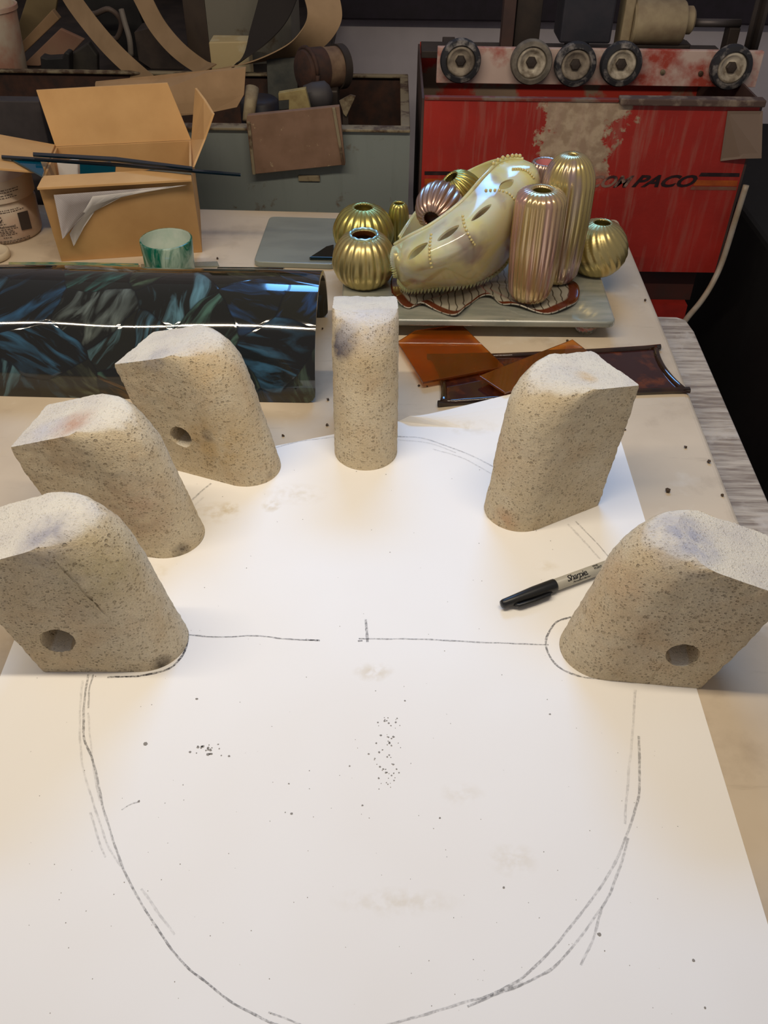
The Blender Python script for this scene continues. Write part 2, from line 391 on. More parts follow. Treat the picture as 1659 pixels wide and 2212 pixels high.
def pencil(pts, w=3.4, k='soft', wob=0.0006):
    q = catmull([P(u, v, ZP) for u, v in pts], 10); bm = NB(); prev = None
    for i, p in enumerate(q):
        d = (q[min(i + 1, len(q) - 1)] - q[max(i - 1, 0)]).normalized(); nrm = Vector((-d.y, d.x, 0))
        zc = (p - EYE).dot(FW); ww = w / FPX * zc * 1.15
        p = p + nrm * (noise.noise(p * 60) * wob)
        ww *= 0.75 + 0.5 * abs(noise.noise(p * 110)) + 0.2 * random.random()
        a = [bm.verts.new((p + nrm * ww / 2 * s_).xy.to_3d() + Vector((0, 0, TZ + ZP + 0.00012))) for s_ in (-1, 1)]
        if prev: bm.faces.new((prev[0], prev[1], a[1], a[0]))
        prev = a
    obj('pencil_line', bm, M_pen[k], paper)
pencil([(190, 1457), (182, 1520), (181, 1595), (200, 1640), (215, 1705), (225, 1752), (250, 1830), (272, 1890), (320, 1975), (390, 2075), (450, 2125), (500, 2165), (590, 2210), (700, 2245), (830, 2215)], 4.4, 'firm')
pencil([(201, 1457), (193, 1490), (191, 1530)], 3.5, 'soft')
pencil([(178, 1470), (175, 1505), (172, 1590), (182, 1670), (200, 1730), (210, 1760), (235, 1830), (270, 1885)], 4, 'faint')
pencil([(190, 1540), (192, 1565), (197, 1620), (207, 1690), (216, 1730)], 3.5, 'faint')
pencil([(195, 1755), (215, 1820), (228, 1852)], 4, 'faint')
pencil([(305, 1920), (340, 1968), (377, 2019)], 5, 'faint')
pencil([(580, 2186), (610, 2198), (650, 2215)], 4, 'soft')
pencil([(1372, 1490), (1367, 1580), (1357, 1680), (1350, 1780)], 5, 'faint')
pencil([(1380, 1590), (1381, 1700), (1372, 1750), (1347, 1820), (1325, 1870), (1280, 1940), (1230, 2005), (1155, 2090), (1080, 2140), (1005, 2165), (905, 2195), (830, 2215)], 5, 'soft')
pencil([(1357, 1810), (1335, 1885), (1300, 1960), (1240, 2040), (1190, 2095), (1130, 2125), (1060, 2152), (1010, 2175)], 5, 'soft')
pencil([(1302, 1955), (1285, 2015), (1255, 2085)], 5, 'soft')
pencil([(1130, 2122), (1095, 2138), (1060, 2150)], 8, 'faint')
pencil([(856, 943), (910, 946), (960, 962), (1020, 985), (1068, 1010)], 3.5, 'soft')
pencil([(856, 950), (925, 957), (985, 978)], 3, 'faint')
pencil([(935, 970), (1000, 990), (1066, 1026)], 3, 'faint')
pencil([(596, 967), (640, 955), (722, 944)], 3, 'soft')
pencil([(404, 1092), (430, 1066), (456, 1044)], 4, 'soft')
pencil([(412, 1100), (440, 1074)], 4, 'faint')
pencil([(1243, 1126), (1282, 1165), (1316, 1204)], 3, 'soft')
pencil([(1226, 1132), (1262, 1170), (1296, 1208)], 4, 'faint')
pencil([(390, 1352), (403, 1370), (402, 1397), (390, 1422), (362, 1446), (300, 1460), (232, 1463)], 4.5, 'dark')
pencil([(1234, 1333), (1202, 1344), (1184, 1370), (1180, 1400), (1196, 1430), (1226, 1452), (1270, 1464), (1335, 1469)], 4, 'dark')
pencil([(402, 1372), (470, 1376), (560, 1374), (620, 1381), (690, 1383)], 3.2, 'firm')
pencil([(660, 1382), (691, 1384)], 4, 'dark', 0)
pencil([(775, 1380), (900, 1381), (1050, 1388), (1185, 1393)], 3.4, 'firm')
pencil([(790, 1338), (792, 1362), (794, 1387)], 5, 'firm', 0)
pencil([(773, 1385), (783, 1384)], 4, 'dark', 0)
pencil([(263, 1750), (282, 1738), (302, 1731)], 2.5, 'firm')
bm = NB()
spots = [(624, 1693, 3), (755, 1655, 3), (630, 1758, 4), (616, 1755, 2), (783, 1740, 3), (1295, 2018, 6), (1306, 2054, 2), (1498, 2075, 5), (1088, 1917, 4), (950, 1767, 3), (425, 1510, 4), (314, 1607, 7), (300, 1731, 4), (1523, 2177, 4), (1188, 1543, 3), (875, 1514, 3)]
spots += [(450 + random.gauss(0, 18), 1618 + random.gauss(0, 8), random.uniform(1.5, 5)) for _ in range(22)]
spots += [(835 + random.gauss(0, 14), 1550 + random.random() * 160, random.uniform(1.2, 3.5)) for _ in range(60)]
spots += [(random.uniform(60, 1500), random.uniform(1000, 2200), random.uniform(0.6, 1.7)) for _ in range(220)]
for u, v, r in spots:
    p = P(u, v, ZP)
    if not (-0.3 < p.x < 0.24 and p.y < 0.78): continue
    rr = r / FPX * (p - EYE).dot(FW) * 0.75; k = random.randint(5, 7); a0 = random.random() * 6
    bm.faces.new([bm.verts.new((p.x + math.cos(a0 + 6.283 * i / k) * rr * random.uniform(.7, 1.3), p.y + math.sin(a0 + 6.283 * i / k) * rr * random.uniform(.7, 1.2), TZ + ZP + 0.00015)) for i in range(k)])
obj('charcoal_specks', bm, simple('charcoal_specks', (140, 134, 126)), paper, kind='stuff')

# ------------------------------------------------------------------ fire bricks
def brick(tip, ang, C, lean, label, tints=(), hole=None, W=0.071, L=0.114, seed=1, rtx=0.036, rtc=0.055, groove=None, nd=0.036, taper=0.8, slope=0.45):
    bm = NB(); rings = []
    out = [(nd * (1 - math.cos(a)), W / 2 * math.sin(a)) for a in [math.radians(-90 + 180 * i / 36) for i in range(37)]]
    n = 28
    out += [(nd + (L - 0.003 - nd) * i / n, W / 2) for i in range(1, n + 1)] + [(L - 0.0008, W / 2 - 0.0008)]
    out += [(L, W / 2 - 0.003 - (W - 0.006) * i / 22) for i in range(23)] + [(L - 0.0008, -W / 2 + 0.0008)]
    out += [(L - 0.003 - (L - 0.003 - nd) * i / n, -W / 2) for i in range(0, n)]
    nl = 62; c0 = -0.05
    rt = Matrix.Rotation(lean, 4, 'Y')
    for k in range(nl + 1):
        c = c0 + (C - c0) * k / nl; s = 0.0
        if c > C - rtc: q = (c - (C - rtc)) / rtc; s = rtx * (1 - math.sqrt(max(0.0, 1 - q ** 2.2)))
        rings.append([bm.verts.new(rt @ Vector((s + x * (L - s) / L * (1 + taper * c), y, c * (1 - slope * x)))) for x, y in out])
    m = len(out)
    for a, b in zip(rings, rings[1:]):
        for i in range(m): bm.faces.new((a[i], a[(i + 1) % m], b[(i + 1) % m], b[i]))
    bm.faces.new(rings[-1]); bm.faces.new(rings[0][::-1])
    bmesh.ops.recalc_face_normals(bm, faces=bm.faces)
    g = bmesh.ops.bisect_plane(bm, geom=bm.verts[:] + bm.edges[:] + bm.faces[:], plane_co=(0, 0, 0), plane_no=(0, 0, -1), clear_outer=True)
    bmesh.ops.edgenet_fill(bm, edges=[e for e in g['geom_cut'] if isinstance(e, bmesh.types.BMEdge)])
    bmesh.ops.recalc_face_normals(bm, faces=bm.faces); bm.normal_update()
    so = Vector((seed * 3.3, seed * 1.7, seed))
    for v in bm.verts:
        if v.co.z > 0.0012:
            d = 0.0009 * noise.noise(v.co * 38 + so) + 0.0007 * noise.noise(v.co * 130 + so) + 0.0006 * noise.noise(v.co * 330 + so)
            v.co += v.normal * d
        else: v.co.z = 0.0
    X = Vector((math.cos(ang), math.sin(ang), 0)); Y = Vector((-X.y, X.x, 0))
    T = Matrix((X, Y, Vector((0, 0, 1)))).transposed().to_4x4(); T.translation = Vector((tip[0], tip[1], TZ + (ZP if True else 0)))
    side = -1 if Y.y > 0 else 1                       # which side faces the camera
    cut = None
    if hole:
        s_, z_, r_ = hole; cb = NB()
        rg = lathe(cb, [(r_ * 1.12, -0.004), (r_, 0.004), (r_ * 0.98, 0.052)], T @ Vector((s_, side * W / 2, z_)), T.to_3x3() @ Vector((0.0, -side, 0.08)), 28)
        for v in cb.verts: v.co += Vector((noise.noise(v.co * 300), 0, noise.noise(v.co * 300 + so))) * 0.0012
        bmesh.ops.recalc_face_normals(cb, faces=cb.faces); cm = bpy.data.meshes.new('cut'); cb.to_mesh(cm); cb.free()
        cut = bpy.data.objects.new('cut_tmp', cm); COL.objects.link(cut)
    cuts = [cut] if cut else []
    if groove:
        for (p0, p1, r_) in groove:                   # scratches and cracks in local coordinates
            cb = NB(); a, b = T @ Vector(p0), T @ Vector(p1)
            pts = [a.lerp(b, i / 8) + Vector((noise.noise(a * 90 + Vector((i, 0, 0))), noise.noise(a * 70 + Vector((0, i, 0))), noise.noise(b * 80 + Vector((0, 0, i))))) * 0.002 for i in range(9)]
            tube(cb, pts, [r_ * (0.35 + 0.9 * math.sin(math.pi * (0.1 + 0.8 * i / 8)) * (0.6 + 0.6 * random.random())) for i in range(9)], 6)
            bmesh.ops.recalc_face_normals(cb, faces=cb.faces); cm = bpy.data.meshes.new('cut'); cb.to_mesh(cm); cb.free()
            co = bpy.data.objects.new('cut_tmp', cm); COL.objects.link(co); cuts.append(co)
    bm.transform(T)
    def addb(o):
        for c_ in cuts:
            b_ = o.modifiers.new('b', 'BOOLEAN'); b_.operation = 'DIFFERENCE'; b_.object = c_; b_.solver = 'EXACT'
    me = modded('brick', bm, [addb])
    for c_ in cuts: bpy.data.objects.remove(c_)
    lo = [min(v.co[i] for v in me.vertices) for i in range(3)]; hi = [max(v.co[i] for v in me.vertices) for i in range(3)]
    org = Vector(((lo[0] + hi[0]) / 2, (lo[1] + hi[1]) / 2, lo[2]))
    tl = []
    for (u, v, z, r, c, k) in tints:
        p = P(u, v, z) - org; tl.append((p.x, p.y, p.z, r, c, k))
    o = mesh_obj('fire_brick', me, m_brick('porous_firebrick_%d' % seed, seed, tl), None, True, label=label, cat='brick', group='cut fire bricks standing round the oval')
    me.set_sharp_from_angle(angle=math.radians(38))
    return o, T
rad = math.radians
GREY, PINK, OCH, CHAR = (172, 170, 180), (214, 178, 156), (222, 186, 130), (52, 50, 52)
brick((-0.1735, 0.518), rad(181), 0.164, rad(13.5), 'fire brick with a drilled hole, cut off by the left photo edge',
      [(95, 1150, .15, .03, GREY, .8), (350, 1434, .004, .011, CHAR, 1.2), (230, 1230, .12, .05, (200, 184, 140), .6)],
      (0.097, 0.041, 0.0135), seed=1, groove=[((0.078, -0.0362 * -1, 0.135), (0.045, -0.0357 * -1, 0.06), 0.0011), ((0.105, -0.03, 0.146), (0.10, 0.03, 0.146), 0.0015)])
brick((-0.182, 0.650), rad(168), 0.160, rad(15), 'fire brick with pink streaked top and no hole, between two drilled bricks on the left',
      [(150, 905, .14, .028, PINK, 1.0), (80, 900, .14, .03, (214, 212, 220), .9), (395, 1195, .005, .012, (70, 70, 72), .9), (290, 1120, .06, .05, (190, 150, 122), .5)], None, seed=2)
brick((-0.117, 0.757), rad(159.5), 0.166, rad(14), 'fire brick with a small drilled hole in front of the dark curved glass',
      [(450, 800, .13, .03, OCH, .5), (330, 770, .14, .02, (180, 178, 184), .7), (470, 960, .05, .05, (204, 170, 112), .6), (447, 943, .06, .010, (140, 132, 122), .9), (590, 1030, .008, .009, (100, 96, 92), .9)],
      (0.093, 0.049, 0.0125), seed=3)
brick((-0.0205, 0.765), rad(91.5), 0.167, rad(12), 'narrow fronted fire brick with a grey smear and a crack, at the far end',
      [(738, 742, .135, .022, (104, 102, 114), 1.8), (748, 720, .145, .02, (130, 128, 138), 1.0), (790, 700, .15, .04, (226, 224, 226), .9), (780, 790, .12, .03, (206, 184, 146), .6)], None, seed=4, taper=0.3, slope=0.3,
      groove=[((0.0075, -0.006, 0.063), (0.017, -0.026, 0.073), 0.0024), ((0.0035, 0.012, 0.060), (0.0035, 0.005, 0.061), 0.001)])
brick((0.110, 0.686), rad(29.5), 0.166, rad(6), 'square shouldered fire brick without a hole, in front of the amber glass scraps',
      [(1265, 815, .155, .014, (226, 196, 150), 1.0), (1210, 830, .15, .03, (216, 214, 210), .8), (1140, 960, .08, .045, (206, 172, 138), .6), (1085, 1130, .01, .02, (206, 160, 122), .6)], None, seed=5, rtx=0.042, rtc=0.05, taper=0.3)
brick((0.1585, 0.519), rad(-5.5), 0.159, rad(13.5), 'fire brick with a drilled hole and scratched grey top, beside the marker',
      [(1480, 1170, .14, .035, (190, 190, 200), 1.2), (1380, 1245, .10, .03, (212, 158, 112), .8), (1300, 1280, .07, .06, (214, 186, 148), .5)],
      (0.094, 0.041, 0.0132), seed=6, groove=[((0.083, -0.012, 0.146), (0.087, 0.022, 0.1475), 0.0020), ((0.074, -0.0357, 0.0), (0.08, -0.0357, 0.03), 0.0011)])

# ------------------------------------------------------------------ marker pen
mk0, mk1 = P(1082, 1307, .0065), P(1310, 1224, .0065)
ax = (mk1 - mk0); ax.z = 0; ax.normalize(); mk0.z = TZ + ZP + .0064
marker = empty('marker_pen', (mk0.x, mk0.y, TZ + ZP), 'grey felt marker with a black cap, lying on the paper behind the right brick', 'marker')
M_cap = simple('black_plastic', (24, 25, 28), None, 0.35)
bm = NB(); lathe(bm, [(.0001, 0), (.0036, .0008), (.0044, .003), (.0052, .018), (.0062, .036), (.0064, .058), (.0062, .0595), (.0056, .0597)], mk0, ax, 32)
obj('cap', bm, M_cap, marker, True)
side = Vector((ax.y, -ax.x, 0)); cl = mk0 + side * .0062 - Vector((0, 0, .0008))
bm = NB(); c0, c1 = cl + ax * .012, cl + ax * .052
tube(bm, [c0 + side * -.002, c0 + ax * .003 + side * .0012, c0 + ax * .02 + side * .002, c1 - ax * .004 + side * .0018, c1], [.0014, .0022, .0022, .0022, .0012], 8)
obj('clip', bm, M_cap, marker, True)
bm = NB(); lathe(bm, [(.0052, .056), (.0058, .0565), (.0058, .125), (.0052, .128), (.004, .132), (.0038, .137), (.0001, .1372)], mk0, ax, 32)
barrel = obj('barrel', bm, simple('grey_plastic', (176, 172, 160), None, 0.4), marker, True)
M_ink = simple('black_print', (30, 28, 30), None, 0.6)
def wrap_text(body, size, along, up_, shear=0.0, bold=0.0, spacing=1.0, name='lettering'):
    me = text_mesh(body, size, shear, bold, 0, spacing)
    R = .00592; X = ax; Zv = Vector((0, 0, 1)); Sv = -side
    bm = NB(); bm.from_mesh(me); bpy.data.meshes.remove(me); bmesh.ops.triangulate(bm, faces=bm.faces)
    for _ in range(5):
        le = [e for e in bm.edges if e.calc_length() > .0007]
        if not le: break
        bmesh.ops.subdivide_edges(bm, edges=le, cuts=1); bmesh.ops.triangulate(bm, faces=bm.faces)
    for v in bm.verts:
        a = (v.co.y + up_) / R + math.radians(-38)      # angle measured from the top towards the far side
        v.co = mk0 + X * (along + v.co.x) + Zv * (R * math.cos(a)) + Sv * (R * math.sin(a))
    return obj(name, bm, M_ink, marker, recalc=False)
wrap_text('Sharpie.', .0088, .0705, -.0012, 0.35, .00016, .86)
wrap_text('FINE\nPOINT', .0030, .1025, .0040, 0.0, .00012)
wrap_text('Permanent Marker', .0026, .0765, -.0043, 0.25, .00005)

# ------------------------------------------------------------------ curved glass drapes behind the bricks
def half_pipe(x0, x1, yc, r, th, yaw, name, mat, a0=0.0, a1=math.pi, nx=60, wob=0.0012, **kw):
    """arched sheet along X, opening downwards; UVs in metres"""
    bm = NB(); uvl = bm.loops.layers.uv.new('UVMap'); na = 40; rows = {}
    piv = Vector(((x0 + x1) / 2, yc, TZ))
    def V(i, j, rr):
        x = x0 + (x1 - x0) * i / nx; a = a0 + (a1 - a0) * j / na
        e = min(i, nx - i) * (x1 - x0) / nx; f = min(j, na - j) * (a1 - a0) / na * r
        edge = 1.0
        rr = rr + (wob * noise.noise(Vector((x * 9, a * 3, 0.3))))
        cnr = 0.012                                   # rounded sheet corners
        if e < cnr and f < cnr:
            d = math.hypot(cnr - e, cnr - f)
            if d > cnr: k = cnr / d; x += (1 if i < nx / 2 else -1) * (cnr - e) * (1 - k); a += (1 if j < na / 2 else -1) * (cnr - f) * (1 - k) / r
        p = Vector((x, yc - rr * math.cos(a), TZ + rr * math.sin(a) + 0.0004))
        p.z = max(p.z, TZ + 0.0004)
        return Matrix.Translation(piv) @ Matrix.Rotation(yaw, 4, 'Z') @ Matrix.Translation(-piv) @ p
    O = [[bm.verts.new(V(i, j, r)) for j in range(na + 1)] for i in range(nx + 1)]
    I = [[bm.verts.new(V(i, j, r - th)) for j in range(na + 1)] for i in range(nx + 1)]
    def uv(f, ijs):
        for l, (i, j) in zip(f.loops, ijs): l[uvl].uv = (x0 + (x1 - x0) * i / nx, (a0 + (a1 - a0) * j / na) * r)
    for i in range(nx):
        for j in range(na):
            q = [(i, j), (i + 1, j), (i + 1, j + 1), (i, j + 1)]
            uv(bm.faces.new([O[a][b] for a, b in q]), q); uv(bm.faces.new([I[a][b] for a, b in q[::-1]]), q[::-1])
    for i in range(nx):
        for j in (0, na):
            q = [(i, j), (i + 1, j)]; f = bm.faces.new((O[i][j], O[i + 1][j], I[i + 1][j], I[i][j])); uv(f, q + q[::-1])
    for j in range(na):
        for i in (0, nx):
            q = [(i, j), (i, j + 1)]; f = bm.faces.new((O[i][j], O[i][j + 1], I[i][j + 1], I[i][j])); uv(f, q + q[::-1])
    o = obj(name, bm, mat, None, True, **kw); o.data.set_sharp_from_angle(angle=rad(45)); return o
half_pipe(-0.66, -0.083, 1.008, 0.108, 0.006, rad(-0.9), 'glass_arch', M_swirl, label='long arched panel of dark swirled blue green glass behind the left bricks', cat='glass panel')
half_pipe(-0.245, -0.150, 1.185, 0.032, 0.005, rad(-1), 'glass_arch', M_swirl, a0=rad(20), a1=rad(160), nx=20, label='small dark arched glass strip just behind the long arched glass panel', cat='glass panel')
# flat teal glass lying behind
def sheet(name, pix, z, th, mat, bev=0.0006, **kw):
    bm = NB(); prism(bm, [P(u, v, z) for u, v in pix], (0, 0, th), bev); return obj(name, bm, mat, None, False, **kw)
M_teal = m_glass('teal_streaky_glass', (70, 150, 140), 0.08, 0.35, streak=((196, 190, 130), 18, (2, 8, 1)))
sheet('glass_sheet', [(20, 571), (150, 571), (300, 574), (300, 592), (-160, 600), (-160, 590), (20, 586)], 0.0, 0.004, M_teal, label='flat teal and yellow streaked glass sheet between the tub and the arched panel', cat='glass sheet')
sheet('glass_sheet', [(305, 574), (470, 568), (474, 578), (305, 580)], 0.0, 0.003, m_glass('clear_dusty_glass', (200, 205, 190), 0.15, 0.7), label='narrow clear glass strip along the front of the cardboard box', cat='glass sheet')

# green glass ring
c0 = PY(358, 515, 1.205); gz = c0.z - TZ
t = NT('green_white_streaky_glass')
g = t.noise(18, 5, 0.6, t.map(scale=(2.2, 2.2, 0.9)), 1.2)
M_green = t.fin(t.mix(t.ramp(g, (0.42, 0.0), (0.6, 1.0)), lin((18, 104, 82)), lin((172, 196, 178))), 0.12, 0.0, Transmission_Weight=0.12, IOR=1.5, Coat_Weight=0.3)
M_green_in = simple('pale_green_glass_inside', (184, 194, 180), (150, 172, 156), 0.2, scale=25)
cup = empty('glass_ring', (c0.x, 1.205, TZ), 'green and white streaked glass tumbler behind the arched glass panel', 'tumbler')
bm = NB(); lathe(bm, [(.0325, .0005), (.0345, .002), (.0372, gz - .001), (.0364, gz), (.0350, gz)], (c0.x, 1.205, TZ), n=64, caps=(True, False)); obj('outer_wall', bm, M_green, cup, True)
bm = NB(); lathe(bm, [(.0350, gz), (.0338, gz - .002), (.0310, .006), (.0002, .005)], (c0.x, 1.205, TZ), n=64, caps=(False, True)); obj('inner_wall', bm, M_green_in, cup, True)

# grey frosted glass tile + dark shard on it
M_frost = m_glass('frosted_grey_glass', (150, 154, 142), 0.3, 0.2, streak=((136, 140, 130), 9, (1, 3, 1)), Coat_Weight=0.25, Coat_Roughness=0.08)
def rounded(pix, z, r=0.012, n=5):
    q = [P(u, v, z) for u, v in pix]; out = []
    for i, p in enumerate(q):
        a, b = q[i - 1], q[(i + 1) % len(q)]
        p0, p1 = p + (a - p).normalized() * r, p + (b - p).normalized() * r
        for k in range(n + 1):
            t_ = k / n; out.append(p0 * (1 - t_) ** 2 + p * 2 * t_ * (1 - t_) + p1 * t_ * t_)
    return out
bm = NB(); prism(bm, rounded([(583, 478), (742, 483), (726, 583), (548, 577)], 0.0), (0, 0, 0.009), 0.002)
obj('glass_tile', bm, M_frost, label='grey frosted glass tile on the bench behind the arched panel', cat='glass tile')
bm = NB(); prism(bm, [P(u, v, 0.0093) for u, v in [(668, 562), (690, 548), (705, 538), (721, 534), (722, 563)]], (0, 0, 0.005), 0.0012)
obj('glass_shard', bm, simple('dark_green_glass', (10, 26, 26), None, 0.05), label='dark pointed glass shard on the grey frosted tile', cat='glass shard')

# ------------------------------------------------------------------ tray, shell dish and glass vases
TT = 0.030
M_tray = m_glass('cloudy_grey_glass', (152, 156, 146), 0.18, 0.3, streak=((184, 184, 170), 12, (1, 5, 1)), Coat_Weight=0.7, Coat_Roughness=0.05)
tray = empty('glass_tray', (0.14, 1.17, TZ), 'thick cloudy grey glass tray on clear ribbed feet, carrying the iridescent vases', 'tray')
tpix = [P(735, 693, TT), P(1331, 693, TT)]
fy = (tpix[0].y + tpix[1].y) / 2
tq = [Vector((tpix[0].x, fy, TZ)), Vector((tpix[1].x, fy + .002, TZ)), Vector((tpix[1].x + .006, 1.315, TZ)), Vector((tpix[0].x - .004, 1.315, TZ))]
def round_q(q, r, n=5):
    out = []
    for i, p in enumerate(q):
        a, b = q[i - 1], q[(i + 1) % len(q)]; p0, p1 = p + (a - p).normalized() * r, p + (b - p).normalized() * r
        for k in range(n + 1): t_ = k / n; out.append(p0 * (1 - t_) ** 2 + p * 2 * t_ * (1 - t_) + p1 * t_ * t_)
    return out
bm = NB(); prism(bm, [p + Vector((0, 0, TT - .010)) for p in round_q(tq, .012)], (0, 0, .010), .003); obj('slab', bm, M_tray, tray)
M_clear = m_glass('clear_ribbed_glass', (225, 226, 214), 0.05, 1.0)
for fx, fyy in ((1262, fy + .03), (770, fy + .03), (1255, 1.28), (770, 1.28)):
    p = P(fx, 712, 0); bm = NB()
    lathe(bm, [(.010, 0), (.013, .004), (.018, .014), (.019, TT - .010)], (p.x * (fyy / 1.07) if fyy > 1.2 else p.x, fyy, TZ), n=72, ribs=18, amp=.08); obj('foot', bm, M_clear, tray, True)

# lobed dish under the shell
dz = TT + 0.0004
dp = [(846, 640), (862, 660), (884, 668), (908, 662), (940, 672), (984, 686), (1008, 668), (1034, 646), (1060, 646), (1080, 658), (1108, 664), (1150, 676), (1192, 680), (1226, 670), (1247, 652), (1250, 634), (1236, 612), (1190, 585), (1100, 566), (980, 560), (880, 575), (846, 605)]
ctr = P(1030, 612, dz); bm = NB(); uvl = bm.loops.layers.uv.new('UVMap')
ring = catmull([P(u, v, dz) for u, v in dp + dp[:1]], 5)[:-1]; nr = len(ring); rows = []
ts = [0.08, .3, .5, .65, .78, .86, .90, .94, .98, 1.0]
def dv_(p, t_, i, up_): 
    q = ctr.lerp(p, t_); hgt = 0.002 + 0.0052 * t_ ** 2 * (0.55 + 0.45 * math.sin(i * 2 * math.pi * 9 / nr))
    return Vector((q.x, q.y, TZ + dz + hgt * (1 if up_ else .9) - (0 if up_ else .0018)))
for up_ in (True, False): rows.append([[bm.verts.new(dv_(p, t_, i, up_)) for i, p in enumerate(ring)] for t_ in ts])
for k, R_ in enumerate(rows):
    for a in range(len(ts) - 1):
        for i in range(nr):
            j = (i + 1) % nr; f = bm.faces.new((R_[a][i], R_[a][j], R_[a + 1][j], R_[a + 1][i]))
            for l, (tt, ii) in zip(f.loops, ((a, i), (a, i + 1), (a + 1, i + 1), (a + 1, i))): l[uvl].uv = (ts[tt], ii / nr)
    bm.faces.new(R_[0])
for i in range(nr): bm.faces.new((rows[0][-1][i], rows[0][-1][(i + 1) % nr], rows[1][-1][(i + 1) % nr], rows[1][-1][i]))
for v in bm.verts: v.co.z = max(v.co.z, TZ + dz)
t = NT('veined_shell_glass'); uvs = t.sep(t.tc.outputs['UV'])
wv = t.n.new('ShaderNodeTexWave'); wv.wave_type = 'BANDS'; wv.inputs['Scale'].default_value = 30; wv.inputs['Distortion'].default_value = 2.2; wv.inputs['Detail'].default_value = 0; wv.inputs['Detail Scale'].default_value = 1.0
t.L(t.map(scale=(1, 2.2, 1)), wv.inputs['Vector'])
c = t.mix(t.ramp(wv.outputs['Fac'], (0.0, 1.0), (0.12, 0.0)), lin((168, 162, 146)), lin((70, 64, 56)))
c = t.mix(t.ramp(uvs[0], (.885, 0.0), (.905, 1.0)), c, lin((92, 40, 22)))
obj('shell_dish', bm, t.fin(c, 0.15, 0.0, Coat_Weight=.4), None, True, label='lobed glass dish with dark veins and a red brown rim, lying under the yellow shell', cat='dish')

def vase_profile(r, h, rim, neck, belly=0.5, foot=0.55):
    pr = []
    n = 22
    for i in range(n + 1):
        t_ = i / n
        if t_ < belly: q = math.cos((belly - t_) / belly * math.pi / 2); rr = foot * r + (r - foot * r) * q ** 0.75
        else: q = math.cos((t_ - belly) / (1 - belly) * math.pi / 2); rr = rim + (r - rim) * q ** neck
        w = 0.25 + 0.75 * min(1, t_ / 0.2)
        pr.append((rr, h * t_, w))
    return pr
VG = 'iridescent ribbed vases on the tray'
def vase(base, r, h, rim, label, mat, mat_in, ribs=20, amp=.10, axis=(0, 0, 1), neck=.55, belly=.45, foot=.6, twist=0, n=160, name='ribbed_vase', depth=.25):
    v = empty(name, base, label, 'vase', VG)
    pr = vase_profile(r, h, rim, neck, belly, foot)
    pr = [(max(.0004, pr[0][0] * .85), 0.0, .1)] + [(a, max(b, .0006) if i == 0 else b, w) for i, (a, b, w) in enumerate(pr)] + [(rim * .90, h + .0006, .6), (rim * .80, h - .0012, .4)]
    bm = NB(); lathe(bm, pr, base, axis, n, ribs, amp, twist, caps=(True, False)); obj('body', bm, mat, v, True)
    bm = NB(); lathe(bm, [(rim * .80, h - .0012), (rim * .84, h * .93), (min(r * .8, rim * 1.6), h * (1 - depth)), (.0003, h * (1 - depth) - .0005)], base, axis, 40, caps=(False, True)); obj('inside', bm, mat_in, v, True)
    return v
M_gold = m_irid('gold_lustre', (206, 188, 128), 330, .33, .85)
M_gold2 = m_irid('green_gold_lustre', (190, 178, 104), 270, .30, .85)
M_rose = m_irid('rose_lustre', (198, 166, 150), 430, .30, .88)
M_rim_in = simple('amber_inside', (112, 66, 26), (84, 48, 20), 0.3)
M_olive_in = simple('olive_inside', (110, 96, 40), (76, 70, 30), 0.3)
b = P(785, 636, TT); b.y = 1.155; b.z = TZ + TT
v0 = vase(b, .0435, .070, .020, 'squat gold ribbed vase with pale blue lip, directly behind the cracked brick', M_gold, M_rim_in, 22, .06, twist=0, foot=.62)
bm = NB(); tube(bm, [b + Vector((.0188 * math.cos(a), .0188 * math.sin(a), .0706 + .0005 * math.cos(11 * a))) for a in [i / 66 * 2 * math.pi for i in range(67)]], .0019, 8)
obj('lip', bm, m_irid('pale_blue_lustre', (176, 214, 224), 300, .25, .6), v0, True, label='pale blue iridescent lip')
b = PY(785, 470, 1.252); b.z = TZ + TT
vase(b, .0440, .069, .016, 'squat green gold ribbed vase behind the blue lipped vase', M_gold2, M_olive_in, 20, .075, foot=.6)
b = PY(861, 470, 1.285); b.z = TZ + TT
vase(b, .0150, .062, .009, 'small narrow green gold vase between the squat vases and the shell', M_gold2, M_olive_in, 12, .12, foot=.7, belly=.6)
b = P(1293, 622, TT); b.x += .002; b.y = 1.20; b.z = TZ + TT
vase(b, .0420, .073, .014, 'round gold ribbed vase at the right end of the tray', M_gold, M_olive_in, 22, .055, twist=14, foot=.55)
def tall_profile(r, h, rim, sh=.16):
    pr = [(r * .55, 0, .3), (r * .72, .003, .6), (r * .86, .012, 1), (r * .93, h * .2, 1), (r, h * .55, 1), (r * .985, h * (1 - sh), 1)]
    for i in range(1, 9):
        a = i / 8 * math.pi / 2; pr.append((rim + (r * .985 - rim) * math.cos(a), h * (1 - sh) + h * sh * math.sin(a), 1))
    return pr + [(rim * .9, h, .6), (rim * .8, h - .003, .4)]
def m_tall(name, c, th, c2):
    t = NT(name); c = t.mix(t.math('MULTIPLY', t.ramp(t.noise(1.0, 1, .5, t.map(scale=(46, 46, 3), loc=(th * .01, 0, 0))), (.50, 0.0), (.60, 1.0)), .4), lin(c), lin(c2)); return t.fin(c, .24, .62, Thin_Film_Thickness=t.math('ADD', t.math('MULTIPLY', t.noise(1.0, 2, .5, t.map(scale=(42, 42, 5))), 340), th - 110), Thin_Film_IOR=1.7, Transmission_Weight=.0, Coat_Weight=.6, Coat_Roughness=.08)  # view-dependent sheen painted into the base colour as tinted vertical stripes
